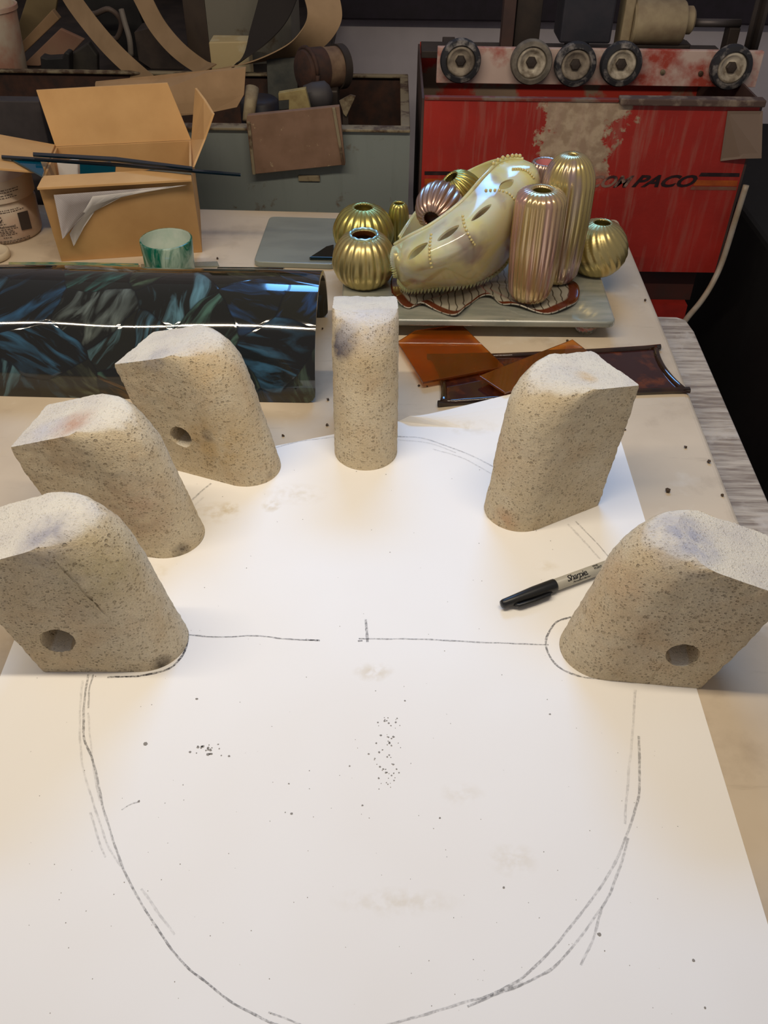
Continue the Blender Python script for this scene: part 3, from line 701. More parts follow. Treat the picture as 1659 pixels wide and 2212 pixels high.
def tall(base, r, h, rim, label, mat, sh, axis=(0, 0, 1)):
    v = empty('ribbed_vase', base, label, 'vase', VG)
    bm = NB(); lathe(bm, tall_profile(r, h, rim, sh), base, axis, 192, 26, .055, caps=(True, False)); obj('body', bm, mat, v, True)
    bm = NB(); lathe(bm, [(rim * .8, h - .003), (rim * .9, h * .93), (r * .8, h * .8), (.0003, h * .795)], base, axis, 40, caps=(False, True)); obj('inside', bm, M_olive_in, v, True)
tb = P(1140, 655, TT); tb.z = TZ + TT + .0078
ht = PY(1178, 408, tb.y).z - tb.z
tall(tb, .0325, ht, .0145, 'tall straight ribbed vase with pink sheen, open mouth, in front of the taller one', m_tall('pink_amber_lustre', (196, 170, 118), 430, (206, 140, 176)), .10)
tb2 = P(1197, 630, TT); tb2.z = TZ + TT; tb2.y += .024; tb2.x += .003; tb2.z = TZ + TT + .0078
ht = PY(1236, 332, tb2.y).z - tb2.z
tall(tb2, .0345, ht, .0075, 'tallest ribbed amber vase with a domed top, behind the open tall vase', m_tall('violet_amber_lustre', (190, 168, 108), 470, (150, 118, 190)), .24)
b = PY(1180, 350, 1.292); b.z = TZ + TT
vase(b, .026, PY(1180, 350, 1.292).z - b.z + (PY(1180, 350, 1.292).z - TZ - TT) if False else PY(1178, 349, 1.292).z - TZ - TT, .019, 'pink mouthed vase mostly hidden behind the shell and the tallest vase', M_rose, simple('pink_inside', (226, 150, 150), None, .3), 20, .08, foot=.7)

# ------------------------------------------------------------------ yellow glass shell
ST = [  # rim front, upper belly, lower belly, bottom, lower back, back, rim back : (u, v, y)
    [(853, 528, 1.125), (847, 548, 1.110), (848, 570, 1.108), (854, 600, 1.118), (858, 580, 1.150), (862, 555, 1.165), (862, 512, 1.175)],
    [(884, 510, 1.108), (872, 545, 1.070), (868, 585, 1.062), (884, 626, 1.103), (900, 600, 1.165), (905, 560, 1.195), (884, 478, 1.215)],
    [(936, 482, 1.105), (928, 530, 1.050), (930, 580, 1.045), (950, 622, 1.108), (960, 590, 1.175), (960, 540, 1.215), (915, 438, 1.240)],
    [(996, 436, 1.108), (1000, 500, 1.050), (1006, 556, 1.050), (1024, 614, 1.118), (1020, 560, 1.185), (1010, 500, 1.220), (962, 398, 1.248)],
    [(1044, 382, 1.120), (1068, 445, 1.064), (1080, 510, 1.066), (1086, 576, 1.135), (1070, 510, 1.190), (1056, 450, 1.222), (1012, 370, 1.245)],
    [(1075, 352, 1.135), (1118, 395, 1.098), (1132, 450, 1.096), (1124, 512, 1.140), (1110, 455, 1.185), (1098, 405, 1.205), (1058, 350, 1.215)],
    [(1106, 343, 1.148), (1150, 366, 1.122), (1166, 400, 1.120), (1158, 440, 1.142), (1150, 410, 1.172), (1140, 380, 1.185), (1096, 342, 1.190)],
    [(1130, 344, 1.152), (1154, 356, 1.140), (1164, 376, 1.140), (1160, 396, 1.150), (1156, 386, 1.164), (1150, 372, 1.170), (1126, 344, 1.168)],
]
DYS = (0, 0, 0, .006, .028, .048, .048, .045)
cross = [catmull([PY(q[0], q[1], q[2] + dd) for q in row], 7) for row, dd in zip(ST, DYS)]
cols = [catmull([r_[j] for r_ in cross], 9) for j in range(len(cross[0]))]
ns, nt = len(cols[0]), len(cols)
shell = empty('glass_shell', (0.12, 1.13, TZ + dz), 'pale yellow translucent glass shell with lens shaped holes, holding two vases', 'glass sculpture')
def shell_bm():
    bm = NB(); vv = [[bm.verts.new(cols[j][i]) for j in range(nt)] for i in range(ns)]
    for i in range(ns - 1):
        for j in range(nt - 1): bm.faces.new((vv[i][j], vv[i][j + 1], vv[i + 1][j + 1], vv[i + 1][j]))
    return bm
bm = shell_bm()
for v in bm.verts: v.co.z = max(v.co.z, TZ + dz + .014)
bmesh.ops.recalc_face_normals(bm, faces=bm.faces); bvh = BVHTree.FromBMesh(bm)
def hit(u, v):
    l, n_, i, d = bvh.ray_cast(EYE, ray(u, v).normalized()); return l, n_
cuts = []
for (u, v, L_, w_, ang) in [(900, 541, .017, .0070, 38), (968, 503, .017, .0064, 36), (1094, 398, .017, .0060, 34), (1040, 458, .019, .0038, 40)]:
    l, n_ = hit(u, v)
    if l is None: continue
    e1 = (hit(u + 6, v - 6 * math.tan(rad(ang)))[0] - l).normalized(); e2 = n_.cross(e1).normalized(); cb = NB()
    bmesh.ops.create_icosphere(cb, subdivisions=3, radius=1.0)
    for q in cb.verts:
        lens = (1 - abs(q.co.x) ** 1.6) ** .5 if abs(q.co.x) < 1 else 0
        q.co = l + e1 * (q.co.x * L_) + e2 * (q.co.y * w_ * (.6 + .4 * lens)) + n_ * (q.co.z * .012)
    cm = bpy.data.meshes.new('cut'); bmesh.ops.recalc_face_normals(cb, faces=cb.faces); cb.to_mesh(cm); cb.free(); co = bpy.data.objects.new('cut_tmp', cm); COL.objects.link(co); cuts.append(co)
def shell_mods(o):
    m_ = o.modifiers.new('s', 'SOLIDIFY'); m_.thickness = .0032; m_.offset = -1
    for c_ in cuts:
        b_ = o.modifiers.new('b', 'BOOLEAN'); b_.operation = 'DIFFERENCE'; b_.object = c_; b_.solver = 'EXACT'
me = modded('shell', bm, [shell_mods])
for c_ in cuts: bpy.data.objects.remove(c_)
t = NT('yellow_opal_glass')
n1 = t.noise(13, 3, 0.5, t.map(scale=(1, 1, 1.3)), 0.6)
c = t.mix(t.ramp(n1, (0.42, 0.0), (0.62, 1.0)), lin((238, 222, 158)), lin((234, 226, 200)))
c = t.mix(t.math('MULTIPLY', t.ramp(t.noise(17, 3, .5, t.map(loc=(4, 2, 1))), (0.52, 0.0), (0.66, 1.0)), .75), c, lin((164, 150, 140)))
M_shell = t.fin(c, .12, 0.0, Transmission_Weight=.22, IOR=1.35, Subsurface_Weight=.4, Subsurface_Scale=.02, Coat_Weight=.7, Coat_Roughness=.10)
mesh_obj('shell_wall', me, M_shell, shell, True); me.set_sharp_from_angle(angle=rad(50))
M_bead = m_glass('yellow_glass_beads', (234, 218, 150), .08, .3, Coat_Weight=.6)
jr = [0, nt - 1]
bm = NB(); tube(bm, [cols[0][i] for i in range(ns)], .0028, 8); obj('front_lip', bm, M_shell, shell, True)
bm = NB(); tube(bm, [cols[-1][i] for i in range(ns)], .0020, 8); obj('back_lip', bm, M_shell, shell, True)
bm = NB()
jb = 3 * 7                                            # bottom line
edge = [cols[jb][i] for i in range(2, ns - 14)]
for a, b_ in zip(edge, edge[1:]):
    for k in range(2):
        p = a.lerp(b_, k / 2); p = Vector((p.x, p.y - .004, max(p.z, TZ + dz + .016)))
        if k == 0: lathe(bm, [(.0026, .004), (.0020, 0), (.0003, -.0045)], p, (0.15, -.05, 1), 6)
left = [cross[0][j] for j in range(2, 21)]
for p in left: lathe(bm, [(.0022, .003), (.0018, 0), (.0003, -.003)], p, (1, 0, .2), 6)
obj('serrated_edge', bm, M_shell, shell, kind='stuff')
bm = NB()
rows_ = [[(932, 508), (929, 530), (928, 552), (932, 576)], [(1000, 468), (1004, 490), (1014, 512), (1024, 528)], [(1050, 412), (1078, 412), (1100, 420), (1112, 434)], [(1108, 366), (1124, 366), (1140, 372), (1152, 384)]]
for rw in rows_:
    for p in catmull([Vector((u, v, 0)) for u, v in rw], 3):
        l, n_ = hit(p.x, p.y)
        if l is not None: bmesh.ops.create_icosphere(bm, subdivisions=1, radius=.0021, matrix=Matrix.Translation(l + n_ * (.0008 if n_.dot(l - EYE) < 0 else -.0008)))
for p in cols[0][ns - 22:ns - 2:3]: bmesh.ops.create_icosphere(bm, subdivisions=1, radius=.0030, matrix=Matrix.Translation(p + Vector((0, 0, .004))))
obj('bead_rows', bm, M_bead, shell, True, kind='stuff')
# two vases lying in the shell
p = PY(948, 447, 1.165); q = PY(926, 486, 1.125)
axv = (q - p).normalized()
vase(p - axv * .033, .0310, .064, .0135, 'rose ribbed vase lying in the shell with its mouth towards the left bricks', M_rose, M_rim_in, 20, .12, axis=axv, foot=.5)
p = PY(996, 418, 1.214)
vase(p - Vector((-.55, -.15, .8)).normalized() * .031, .0295, .060, .012, 'green gold ribbed vase lying deeper in the shell behind the rose one', M_gold2, M_olive_in, 20, .12, axis=(-.55, -.15, .8), foot=.5)

# ------------------------------------------------------------------ amber scraps and brown plate in front of the tray
M_amber = m_glass('amber_sheet_glass', (216, 132, 48), .04, .9)
M_amber2 = m_glass('golden_amber_glass', (226, 150, 62), .05, .9)
# plate with concave sides and a rolled rim
pc = [P(920, 776, .0), P(1425, 752, 0), P(1492, 852, 0), P(944, 882, 0)]
def concave(q, amt, n=14):
    out = []; c = sum(q, Vector()) / len(q)
    for i in range(len(q)):
        a, b_ = q[i], q[(i + 1) % len(q)]
        for k in range(n):
            t_ = k / n; p = a.lerp(b_, t_); s_ = math.sin(math.pi * t_) ** .6
            nrm = Vector((-(b_ - a).y, (b_ - a).x, 0)).normalized()
            if nrm.dot(c - p) < 0: nrm = -nrm
            out.append(p + nrm * amt[i] * s_)
    return out
pl = concave(pc, (.004, .012, .004, .010)); cpl = sum(pl, Vector()) / len(pl)
plate = empty('glass_plate', (cpl.x, cpl.y, TZ), 'dark brown glass plate with concave sides and rolled rim by the plywood ledge', 'plate')
t = NT('dark_brown_glass'); c = t.mix(t.ramp(t.noise(26, 6, .6), (.52, 0.0), (.7, 1.0)), lin((52, 26, 26)), lin((112, 54, 24)))
M_plate = t.fin(c, .06, 0, Coat_Weight=.5, Coat_Roughness=.04)
def inset(pts, d):
    out = []
    for i, p in enumerate(pts):
        tdir = (pts[(i + 1) % len(pts)] - pts[i - 1]).normalized(); nrm = Vector((-tdir.y, tdir.x, 0))
        if nrm.dot(cpl - p) < 0: nrm = -nrm
        out.append(p + nrm * d)
    return out
bm = NB(); prism(bm, inset(pl, .004), (0, 0, .004)); obj('flat', bm, M_plate, plate)
bm = NB(); rp = [p + Vector((0, 0, .0040)) for p in inset(pl, .004)]; rp = rp + [rp[0], rp[1]]
tube(bm, rp, .0040, 10); obj('rolled_rim', bm, simple('dark_brown_rim_glass', (34, 22, 18), (60, 36, 18), .05, Coat_Weight=.5), plate, True)
def tilted(name, pts, th, mat, **kw):
    bm = NB(); prism(bm, pts, (0, 0, th), .0005); return obj(name, bm, mat, None, False, **kw)
tilted('glass_scrap', [P(858, 742, .0083), P(896, 718, .0083), P(932, 713, .0083), P(997, 705, .0083), P(1090, 796, .0083), P(914, 830, .0083)], .003, M_amber, label='orange amber glass scrap leaning on the left end of the brown plate', cat='glass scrap')
tilted('glass_scrap', [P(1236, 737, .0084), P(1035, 816, .0120), P(1090, 852, .0120), P(1300, 786, .0084)], .003, M_amber2, label='golden amber glass scrap lying across the middle of the brown plate', cat='glass scrap')
# crumbs on the bench
bm = NB()
for (u, v, s) in [(1393, 651, 4.0), (697, 712, 3), (708, 865, 3), (706, 920, 3), (905, 835, 3), (1225, 738, 3), (923, 836, 2), (1480, 968, 3), (1530, 1000, 4), (1441, 1063, 5), (1560, 1072, 3), (470, 560, 3), (612, 943, 3), (420, 530, 2), (1350, 930, 2)]:
    p = P(u, v, 0); r = s / FPX * 1.1; m_ = bmesh.ops.create_icosphere(bm, subdivisions=1, radius=r, matrix=Matrix.Translation(p + Vector((0, 0, r * 1.0))))
    for q in m_['verts']: q.co += Vector((random.uniform(-1, 1), random.uniform(-1, 1), 0)) * r * .4
obj('crumbs', bm, simple('brown_crumbs', (72, 54, 36)), label='brown crumbs scattered on the worktop', cat='crumbs', kind='stuff')

# ------------------------------------------------------------------ cardboard box, papers, tub
BF0, BF1 = P(133, 565), P(437, 545)                   # front bottom corners
bd = (BF1 - BF0).normalized(); bn = Vector((-bd.y, bd.x, 0)); BD, BH = .172, .114
BB0, BB1 = BF0 + bn * BD, BF1 + bn * BD
up_ = Vector((0, 0, 1)); cth = .0035
cbx = empty('cardboard_box', ((BF0.x + BB1.x) / 2, (BF0.y + BB1.y) / 2, TZ), 'open brown cardboard box holding blue glass sheets, beside the white tub', 'box')
def panel(name, pts, nrm, mat=M_card, th=cth, parent=cbx):
    bm = NB(); prism(bm, pts, Vector(nrm) * th, .0005); return obj(name, bm, mat, parent)
FO = .034; FZ = .128
fl = BF0 + up_ * FZ - bn * FO; fr = BF1 + up_ * FZ - bn * FO
panel('front_panel', [BF0, BF1, fr, fl], bn)
panel('back_panel', [BB0, BB1, BB1 + up_ * BH, BB0 + up_ * BH], -bn)
panel('side_panel', [BF0 + bn * cth, BB0 - bn * cth, BB0 - bn * cth + up_ * BH, fl + bn * cth], bd)
panel('side_panel', [BF1 + bn * cth, BB1 - bn * cth, BB1 - bn * cth + up_ * BH, fr + bn * cth], -bd)
panel('bottom_panel', [BF0 + bn * cth + bd * cth, BF1 + bn * cth - bd * cth, BB1 - bn * cth - bd * cth, BB0 - bn * cth + bd * cth], up_)
tl, tr = BB0 + up_ * BH, BB1 + up_ * BH
panel('back_flap', [tl, tr, PY(362, 179, tr.y + .030), PY(78, 195, tl.y + .030)], bn)
panel('front_flap', [fl - bn * .012, fr - bn * .012, fr + bn * .030 + up_ * .001, fl + bn * .030 + up_ * .001 + bd * .004], up_)
panel('right_flap', [BF1 + bn * .05 + up_ * BH, tr, PY(421, 190, tr.y + .03), PY(440, 215, tr.y - .01), PY(459, 246, tr.y - .055), PY(440, 300, tr.y - .07)], bd)
panel('left_flap', [fl + bn * .06 - up_ * .004, tl, tl - bd * .09 + up_ * .022, fl - bd * .085 + up_ * .008 + bn * .06], up_)
M_doc = NT('printed_paper'); wv = M_doc.n.new('ShaderNodeTexWave'); wv.inputs['Scale'].default_value = 120; wv.inputs['Distortion'].default_value = 1.5; wv.inputs['Detail Scale'].default_value = 6
M_doc.L(M_doc.map(rot=(0, 0.5, 0)), wv.inputs['Vector']); M_doc = M_doc.fin(M_doc.mix(M_doc.math('MULTIPLY', M_doc.ramp(wv.outputs['Fac'], (0.0, 1.0), (.35, 0.0)), .22), lin((214, 208, 210)), lin((120, 112, 118))), .7)
M_plainp = simple('white_office_paper', (226, 222, 220), None, .6)
def leaf(pix, off, curl, mat, label):
    """a paper corner hanging in front of the box: pix rows run from the hinge down to the tip"""
    bm = NB(); rows = []
    for k, (a, b_) in enumerate(pix):
        row = []
        for i in range(7):
            t_ = i / 6; u, v = a[0] + (b_[0] - a[0]) * t_, a[1] + (b_[1] - a[1]) * t_
            d = ray(u, v); kk = k / (len(pix) - 1); o0 = BF0 - bn * (off + .036 * (1 - .78 * kk) + curl * (k / (len(pix) - 1)) ** 2 * (1 + .5 * math.sin(t_ * 3)))
            s_ = (o0 - EYE).dot(bn) / d.dot(bn); row.append(bm.verts.new(EYE + d * s_))
        rows.append(row)
    for a, b_ in zip(rows, rows[1:]):
        for i in range(6): bm.faces.new((a[i], a[i + 1], b_[i + 1], b_[i]))
    g = bmesh.ops.solidify(bm, geom=bm.faces[:], thickness=.0004)
    obj('paper_sheet', bm, mat, None, True, label=label, cat='paper', group='papers hanging from the box')
leaf([((116, 421), (402, 400)), ((122, 450), (300, 414)), ((128, 480), (212, 440)), ((132, 500), (168, 478)), ((135, 516), (140, 512))], .004, .012, M_doc, 'printed paper corner hanging out in front of the cardboard box')
leaf([((200, 424), (404, 400)), ((185, 450), (270, 422)), ((165, 480), (205, 456)), ((150, 505), (182, 490)), ((159, 532), (163, 526))], .0025, .004, M_plainp, 'plain white paper corner under the printed one on the box')
M_blue = m_glass('blue_teal_glass', (8, 92, 120), .06, .45)
M_edge = simple('dark_blue_glass_edge', (10, 26, 36), None, .1)
zt = FZ - .002
def gsheet(pix, z, mat, label, th=.003):
    bm = NB(); prism(bm, [P(u, v, z) for u, v in pix], (0, 0, th), .0004); obj('glass_sheet', bm, mat, None, label=label, cat='glass sheet', group='glass sheets on the cardboard box')
gsheet([(4, 339), (260, 356), (520, 378), (520, 382), (260, 361), (4, 344)], zt + .010, M_edge, 'long dark glass sliver lying across the cardboard box, pointing right')
gsheet([(72, 333), (250, 343), (416, 364), (416, 369), (250, 350), (72, 339)], zt + .016, M_edge, 'shorter dark glass sliver lying behind the long one')
gsheet([(24, 347), (88, 350), (96, 372), (92, 384), (70, 372)], zt + .0065, M_blue, 'teal glass corner sticking out left of the cardboard box')
def inbox(pix, y, mat, label):
    bm = NB(); pts = [PY(u, v, y) for u, v in pix]; prism(bm, pts, (0, .003, 0), .0004); obj('glass_sheet', bm, mat, None, label=label, cat='glass sheet', group='glass sheets on the cardboard box')
inbox([(172, 352), (236, 350), (250, 356), (238, 500), (176, 500)], 1.365, M_blue, 'teal glass sheet standing inside the cardboard box at the middle')
inbox([(300, 372), (330, 366), (410, 371), (404, 500), (310, 500)], 1.372, M_blue, 'teal glass sheet standing inside the cardboard box at the right')
bm = NB(); a = PY(112, 352, 1.385); prism(bm, [PY(122, 351, 1.375), PY(168, 348, 1.378), PY(174, 490, 1.378), PY(144, 490, 1.375)], (0, .012, 0), .002)
obj('paper_packet', bm, M_plainp, label='white packet standing inside the cardboard box at the left', cat='packet')

# white tub
tbp = P(16, 500); tub = empty('plastic_tub', (tbp.x, tbp.y, TZ), 'white printed plastic tub left of the cardboard box, cut off by the photo edge', 'tub')
t = NT('pinkish_white_plastic'); M_tub = t.fin(t.mix(t.ramp(t.noise(16, 4), (.4, 0.0), (.65, 1.0)), lin((196, 184, 168)), lin((186, 160, 142))), .45)
TR, TH_ = .0565, .098
tub_prof = [(TR - .006, 0), (TR - .003, .002), (TR - .001, .006), (TR, .055), (TR - .003, .060), (TR - .003, .064), (TR + .0015, .066), (TR + .002, .090), (TR, TH_), (TR - .003, TH_)]
bm = NB(); lathe(bm, tub_prof, tbp, n=72); obj('body', bm, M_tub, tub, True).data.set_sharp_from_angle(angle=rad(40))
def tub_text(body, size, zc, ang, bold=.0):
    me = text_mesh(body, size, 0, bold); w = max((v.co.x for v in me.vertices), default=0)
    for v in me.vertices:
        R_ = TR + (.0006 if zc < .06 else .0026); a = ang + (v.co.x - w / 2) / R_
        v.co = tbp + Vector((R_ * math.sin(a), -R_ * math.cos(a), zc + v.co.y))
    bm = NB(); bm.from_mesh(me); bpy.data.meshes.remove(me); bmesh.ops.triangulate(bm, faces=bm.faces); obj('lettering', bm, M_print, tub, recalc=False)
M_print = simple('dark_print', (60, 52, 50), None, .6)
tub_text('Keep Refrigerated', .0048, .0285, .36, .0001)
def tub_line(zc, a0, a1, h=.0011, seed=0):
    """unreadable small print: a row of tiny dashes"""
    bm = NB(); rnd = random.Random(seed); a = a0
    while a < a1:
        w = rnd.uniform(.02, .09); R_ = TR + (.0005 if zc < .06 else .0025)
        q = [(a, zc), (min(a + w, a1), zc), (min(a + w, a1), zc + h), (a, zc + h)]
        bm.faces.new([bm.verts.new(tbp + Vector((R_ * math.sin(x), -R_ * math.cos(x), z))) for x, z in q]); a += w + rnd.uniform(.012, .03)
    obj('small_print', bm, M_print, tub, kind='stuff')
for i, (zc, a0, a1) in enumerate([(.0255, .02, .72), (.0225, .14, .60), (.0198, .12, .62), (.0168, .10, .66), (.0125, .28, .50), (.0068, -.2, 1.0), (.0042, -.2, 1.0), (.0515, -.3, 1.05), (.0545, .0, .9), (.074, -.4, .9), (.0775, -.1, .8), (.082, -.4, 1.0), (.0855, -.4, 1.0), (.0340, .22, .44), (.0372, .22, .38)]): tub_line(zc, a0, a1, seed=i)
bm = NB()
for k in range(3):
    a = k * 2.0944 + .5; c_ = (.30, .0430)
    for s_ in range(6):
        a1_, a2_ = a + s_ * .25, a + (s_ + 1) * .25; rr = (.0028, .0042); R_ = TR + .0006
        def tp_(an, r_): x = c_[0] + math.cos(an) * r_ / TR; return tbp + Vector((R_ * math.sin(x), -R_ * math.cos(x), c_[1] + math.sin(an) * r_))
        bm.faces.new([bm.verts.new(q) for q in (tp_(a1_, rr[0]), tp_(a2_, rr[0]), tp_(a2_, rr[1]), tp_(a1_, rr[1]))])
obj('recycling_mark', bm, M_print, tub)
bm = NB(); prism(bm, [tbp + Vector((math.sin(a) * (TR + .0012), -math.cos(a) * (TR + .0012), z)) for a, z in ((.80, .020), (1.12, .017), (1.12, .046), (.80, .048))], (0.0004, -.0002, 0)); obj('dark_patch', bm, M_print, tub)
lp_ = P(-16, 557); bm = NB(); lathe(bm, [(.023, 0), (.027, .002), (.027, .010), (.024, .012), (.021, .0095), (.0005, .0095)], lp_, n=48)
obj('shallow_dish', bm, simple('cream_plastic', (206, 190, 164), None, .45), None, True, label='cream plastic dish lying in front of the tub at the photo edge', cat='dish')

# ------------------------------------------------------------------ grey steel tank with things in it
M_steel = m_metal_paint('grey_blue_tank_paint', (124, 132, 130), (92, 68, 44), .62, .5, dust=(100, 108, 106))
M_rust = simple('rusty_steel', (74, 46, 34), (48, 34, 30), .8, 0.0, 40, .3, 120)
M_creamr = m_metal_paint('stained_cream_rim', (132, 120, 96), (72, 52, 36), .48, .6, False)
gy0, gy1 = 1.565, 1.89
gz = PY(800, 283, gy0).z; gx1 = PY(886, 283, gy0).x; gx0 = -1.10; gb = 0.10
tank = empty('steel_tank', ((gx0 + gx1) / 2, 1.72, 0), 'grey blue painted steel tank with a stained rim, behind the bench', 'tank')
bm = NB(); box(bm, (gx0, gy0, gb), (gx1, gy0 + .004, gz)); obj('front_panel', bm, M_steel, tank)
bm = NB(); box(bm, (gx0, gy1 - .004, gb), (gx1, gy1, gz)); obj('back_panel', bm, M_rust, tank)
bm = NB(); box(bm, (gx0, gy0 + .004, gb), (gx0 + .004, gy1 - .004, gz)); obj('side_panel', bm, M_steel, tank)
bm = NB(); box(bm, (gx1 - .004, gy0 + .004, gb), (gx1, gy1 - .004, gz)); obj('side_panel', bm, M_steel, tank)
bm = NB(); box(bm, (gx0 + .004, gy0 + .004, gz - .12), (gx1 - .004, gy1 - .004, gz - .115)); obj('inner_floor', bm, M_rust, tank)
for lo, hi in (((gx0, gy0 - .008, gz), (gx1, gy0 + .016, gz + .005)), ((gx0, gy1 - .014, gz), (gx1, gy1, gz + .005)), ((gx1 - .016, gy0 + .016, gz), (gx1, gy1 - .014, gz + .005))):
    bm = NB(); box(bm, lo, hi, .0015); obj('rim', bm, M_creamr, tank)
dxx = PY(88, 215, 1.535).x; dzz = PY(40, 214, 1.535).z
bm = NB(); box(bm, (-1.15, 1.525, .0), (dxx, 1.552, dzz), .002); obj('dark_crate', bm, simple('dark_grey_panel', (58, 52, 54), (46, 42, 44), .7), None, label='dark grey crate standing behind the cardboard box at the left', cat='crate')
for x in (gx0 + .04, gx1 - .04):
    for y in (gy0 + .04, gy1 - .04): bm = NB(); box(bm, (x - .02, y - .02, 0), (x + .02, y + .02, gb)); obj('foot', bm, M_dark, tank)
p0, p1 = PY(645, 390, gy0), PY(691, 378, gy0); bm = NB(); box(bm, (p0.x, gy0 - .004, p0.z), (p1.x, gy0, p1.z), .001); obj('handle_plate', bm, M_creamr, tank)
# brown board hooked over the front rim
by = gy0 - .022
t = NT('dusty_brown_board'); c = t.mix(t.ramp(t.noise(20, 6), (.4, 0.0), (.65, 1.0)), lin((128, 100, 82)), lin((112, 86, 68)))
c = t.mix(t.ramp(t.noise(60, 6, .7), (.62, 0.0), (.70, 1.0)), c, lin((178, 160, 128)))
M_bboard = t.fin(c, .85)
brd = empty('brown_board', (PY(640, 300, by).x, by, PY(640, 370, by).z), 'dirty brown board hooked over the front rim of the grey tank', 'board')
bp = [PY(532, 262, by), PY(534, 250, by), PY(733, 230, by), PY(746, 356, by), PY(545, 377, by)]
bm = NB(); prism(bm, bp, (0, .012, 0), .001); obj('panel', bm, M_bboard, brd)
bm = NB(); zz = gz + .0056; xa, xb = PY(560, 250, by).x, PY(720, 240, by).x
prism(bm, [(xa, by + .012, zz + .004), (xb, by + .012, zz + .004), (xb, gy0 + .03, zz + .004), (xa, gy0 + .03, zz + .004)], (0, 0, .004)); obj('hook', bm, M_bboard, brd)
xa, xb = PY(534, 250, by).x, PY(543, 250, by).x
for (a, b_) in (((534, 262), (546, 376)), ((724, 232), (745, 356))):
    q0, q1 = PY(*a, by), PY(*b_, by); w = Vector((.005, 0, 0)); s_ = 1 if a[0] < 600 else -1
    bm = NB(); prism(bm, [q0, q0 + w * s_, q1 + w * s_, q1], (0, -.003, 0), .0006); obj('edge_strip', bm, M_creamr, brd)
# motor in the tank
my = 1.74; mc = PY(695, 148, my); maxv = Vector((.80, .55, -.05)).normalized()
motor = empty('electric_motor', (mc.x, my, gz - .115), 'rusty red brown electric motor standing in the grey tank', 'motor')
mb = mc - maxv * .035; MR = .036
bm = NB(); lathe(bm, [(MR * .45, -.046), (MR * .9, -.040), (MR, -.030), (MR, .0)], mc, maxv, 40); obj('end_bell', bm, M_rust, motor, True).data.set_sharp_from_angle(angle=rad(35))
bm = NB(); lathe(bm, [(MR * .96, 0), (MR * .96, .030)], mc, maxv, 40); obj('body', bm, simple('dusty_brown_motor', (128, 104, 82), (96, 72, 56), .7, scale=40), motor, True).data.set_sharp_from_angle(angle=rad(35))
bm = NB(); lathe(bm, [(MR * 1.05, .030), (MR * 1.05, .044), (MR * .6, .048), (.006, .049), (.006, .062)], mc, maxv, 40); obj('end_cap', bm, M_dark, motor, True).data.set_sharp_from_angle(angle=rad(35))
bm = NB(); tube(bm, [mc + maxv * h + Vector((0, 0, 0)) + (Vector((maxv.y, -maxv.x, 0)) * math.cos(a) + Vector((0, 0, 1)) * math.sin(a)) * (MR * 1.02) for a, h in [(i / 20 * 6.2832, -.03) for i in range(21)]], .004, 6); obj('clamp_band', bm, M_rust, motor, True)
bm = NB(); box(bm, (mc.x - .03, my - .03, gz - .115), (mc.x + .03, my + .03, mc.z - MR * .8), .003); obj('pedestal', bm, M_dark, motor)
q = PY(690, 208, 1.66); bm = NB(); lathe(bm, [(.004, -.03), (.020, -.026), (.024, -.01), (.024, .012), (.016, .020), (.003, .024)], q, (1, .1, .1), 24)
shadow_lump = obj('shadow_bulb', bm, simple('shadow_grey', (62, 58, 60), None, .6), motor, True)  # dark bulb shape stands in for the shadowed greyish area below the motor
# white bracket in front of the motor
q = PY(757, 225, 1.63); brk = empty('angle_bracket', (q.x, 1.63, gz - .115), 'cream angled metal bracket sticking up beside the motor in the tank', 'bracket')
bm = NB(); prism(bm, [PY(733, 218, 1.62), PY(757, 205, 1.62), PY(768, 208, 1.62), PY(748, 252, 1.62), PY(742, 246, 1.62)], (0, .004, 0)); obj('plate', bm, M_creamr, brk)
bm = NB(); prism(bm, [PY(740, 240, 1.626), PY(752, 240, 1.626), Vector((PY(752, 240, 1.626).x, 1.626, gz - .115)), Vector((PY(740, 240, 1.626).x, 1.626, gz - .115))], (0, .004, 0)); obj('post', bm, M_dark, brk)
q0 = PY(600, 195, 1.64); bm = NB(); prism(bm, [PY(601, 202, 1.612), PY(660, 192, 1.612), PY(671, 236, 1.612), PY(671, 300, 1.612), PY(624, 300, 1.612), PY(624, 216, 1.612), PY(602, 218, 1.612)], (0, .014, 0), .001)
obj('foam_block', bm, simple('stained_cream_foam', (160, 146, 100), (130, 112, 74), .9, scale=50), label='stained cream block standing behind the brown board', cat='block')
bm = NB(); tube(bm, [PY(536, 262, 1.62), PY(545, 190, 1.66)], [.010, .012], 16)
tube_o = obj('cardboard_tube', bm, simple('dirty_cream_tube', (150, 136, 108), (110, 88, 66), .8, scale=40), None, True, label='dirty cream tube leaning left of the brown board', cat='tube')
# dark panel in the tank behind
bm = NB(); prism(bm, [PY(575, 120, 1.862), PY(640, 105, 1.862), PY(645, 235, 1.862), PY(580, 240, 1.862)], (0, .008, 0), .002)
obj('slate_panel', bm, simple('dark_slate', (60, 64, 64), (92, 92, 86), .7, scale=24), label='dark slate grey panel standing behind the foam block', cat='panel')
bm = NB(); lathe(bm, [(.028, 0), (.036, .004), (.036, .11), (.030, .115), (.0003, .115)], Vector((PY(560, 220, 1.74).x, 1.74, gz - .115)), n=32)
obj('blue_can', bm, simple('dark_blue_can', (34, 44, 66), (50, 44, 48), .5), None, True, label='dark blue can in the tank left of the foam block', cat='can')
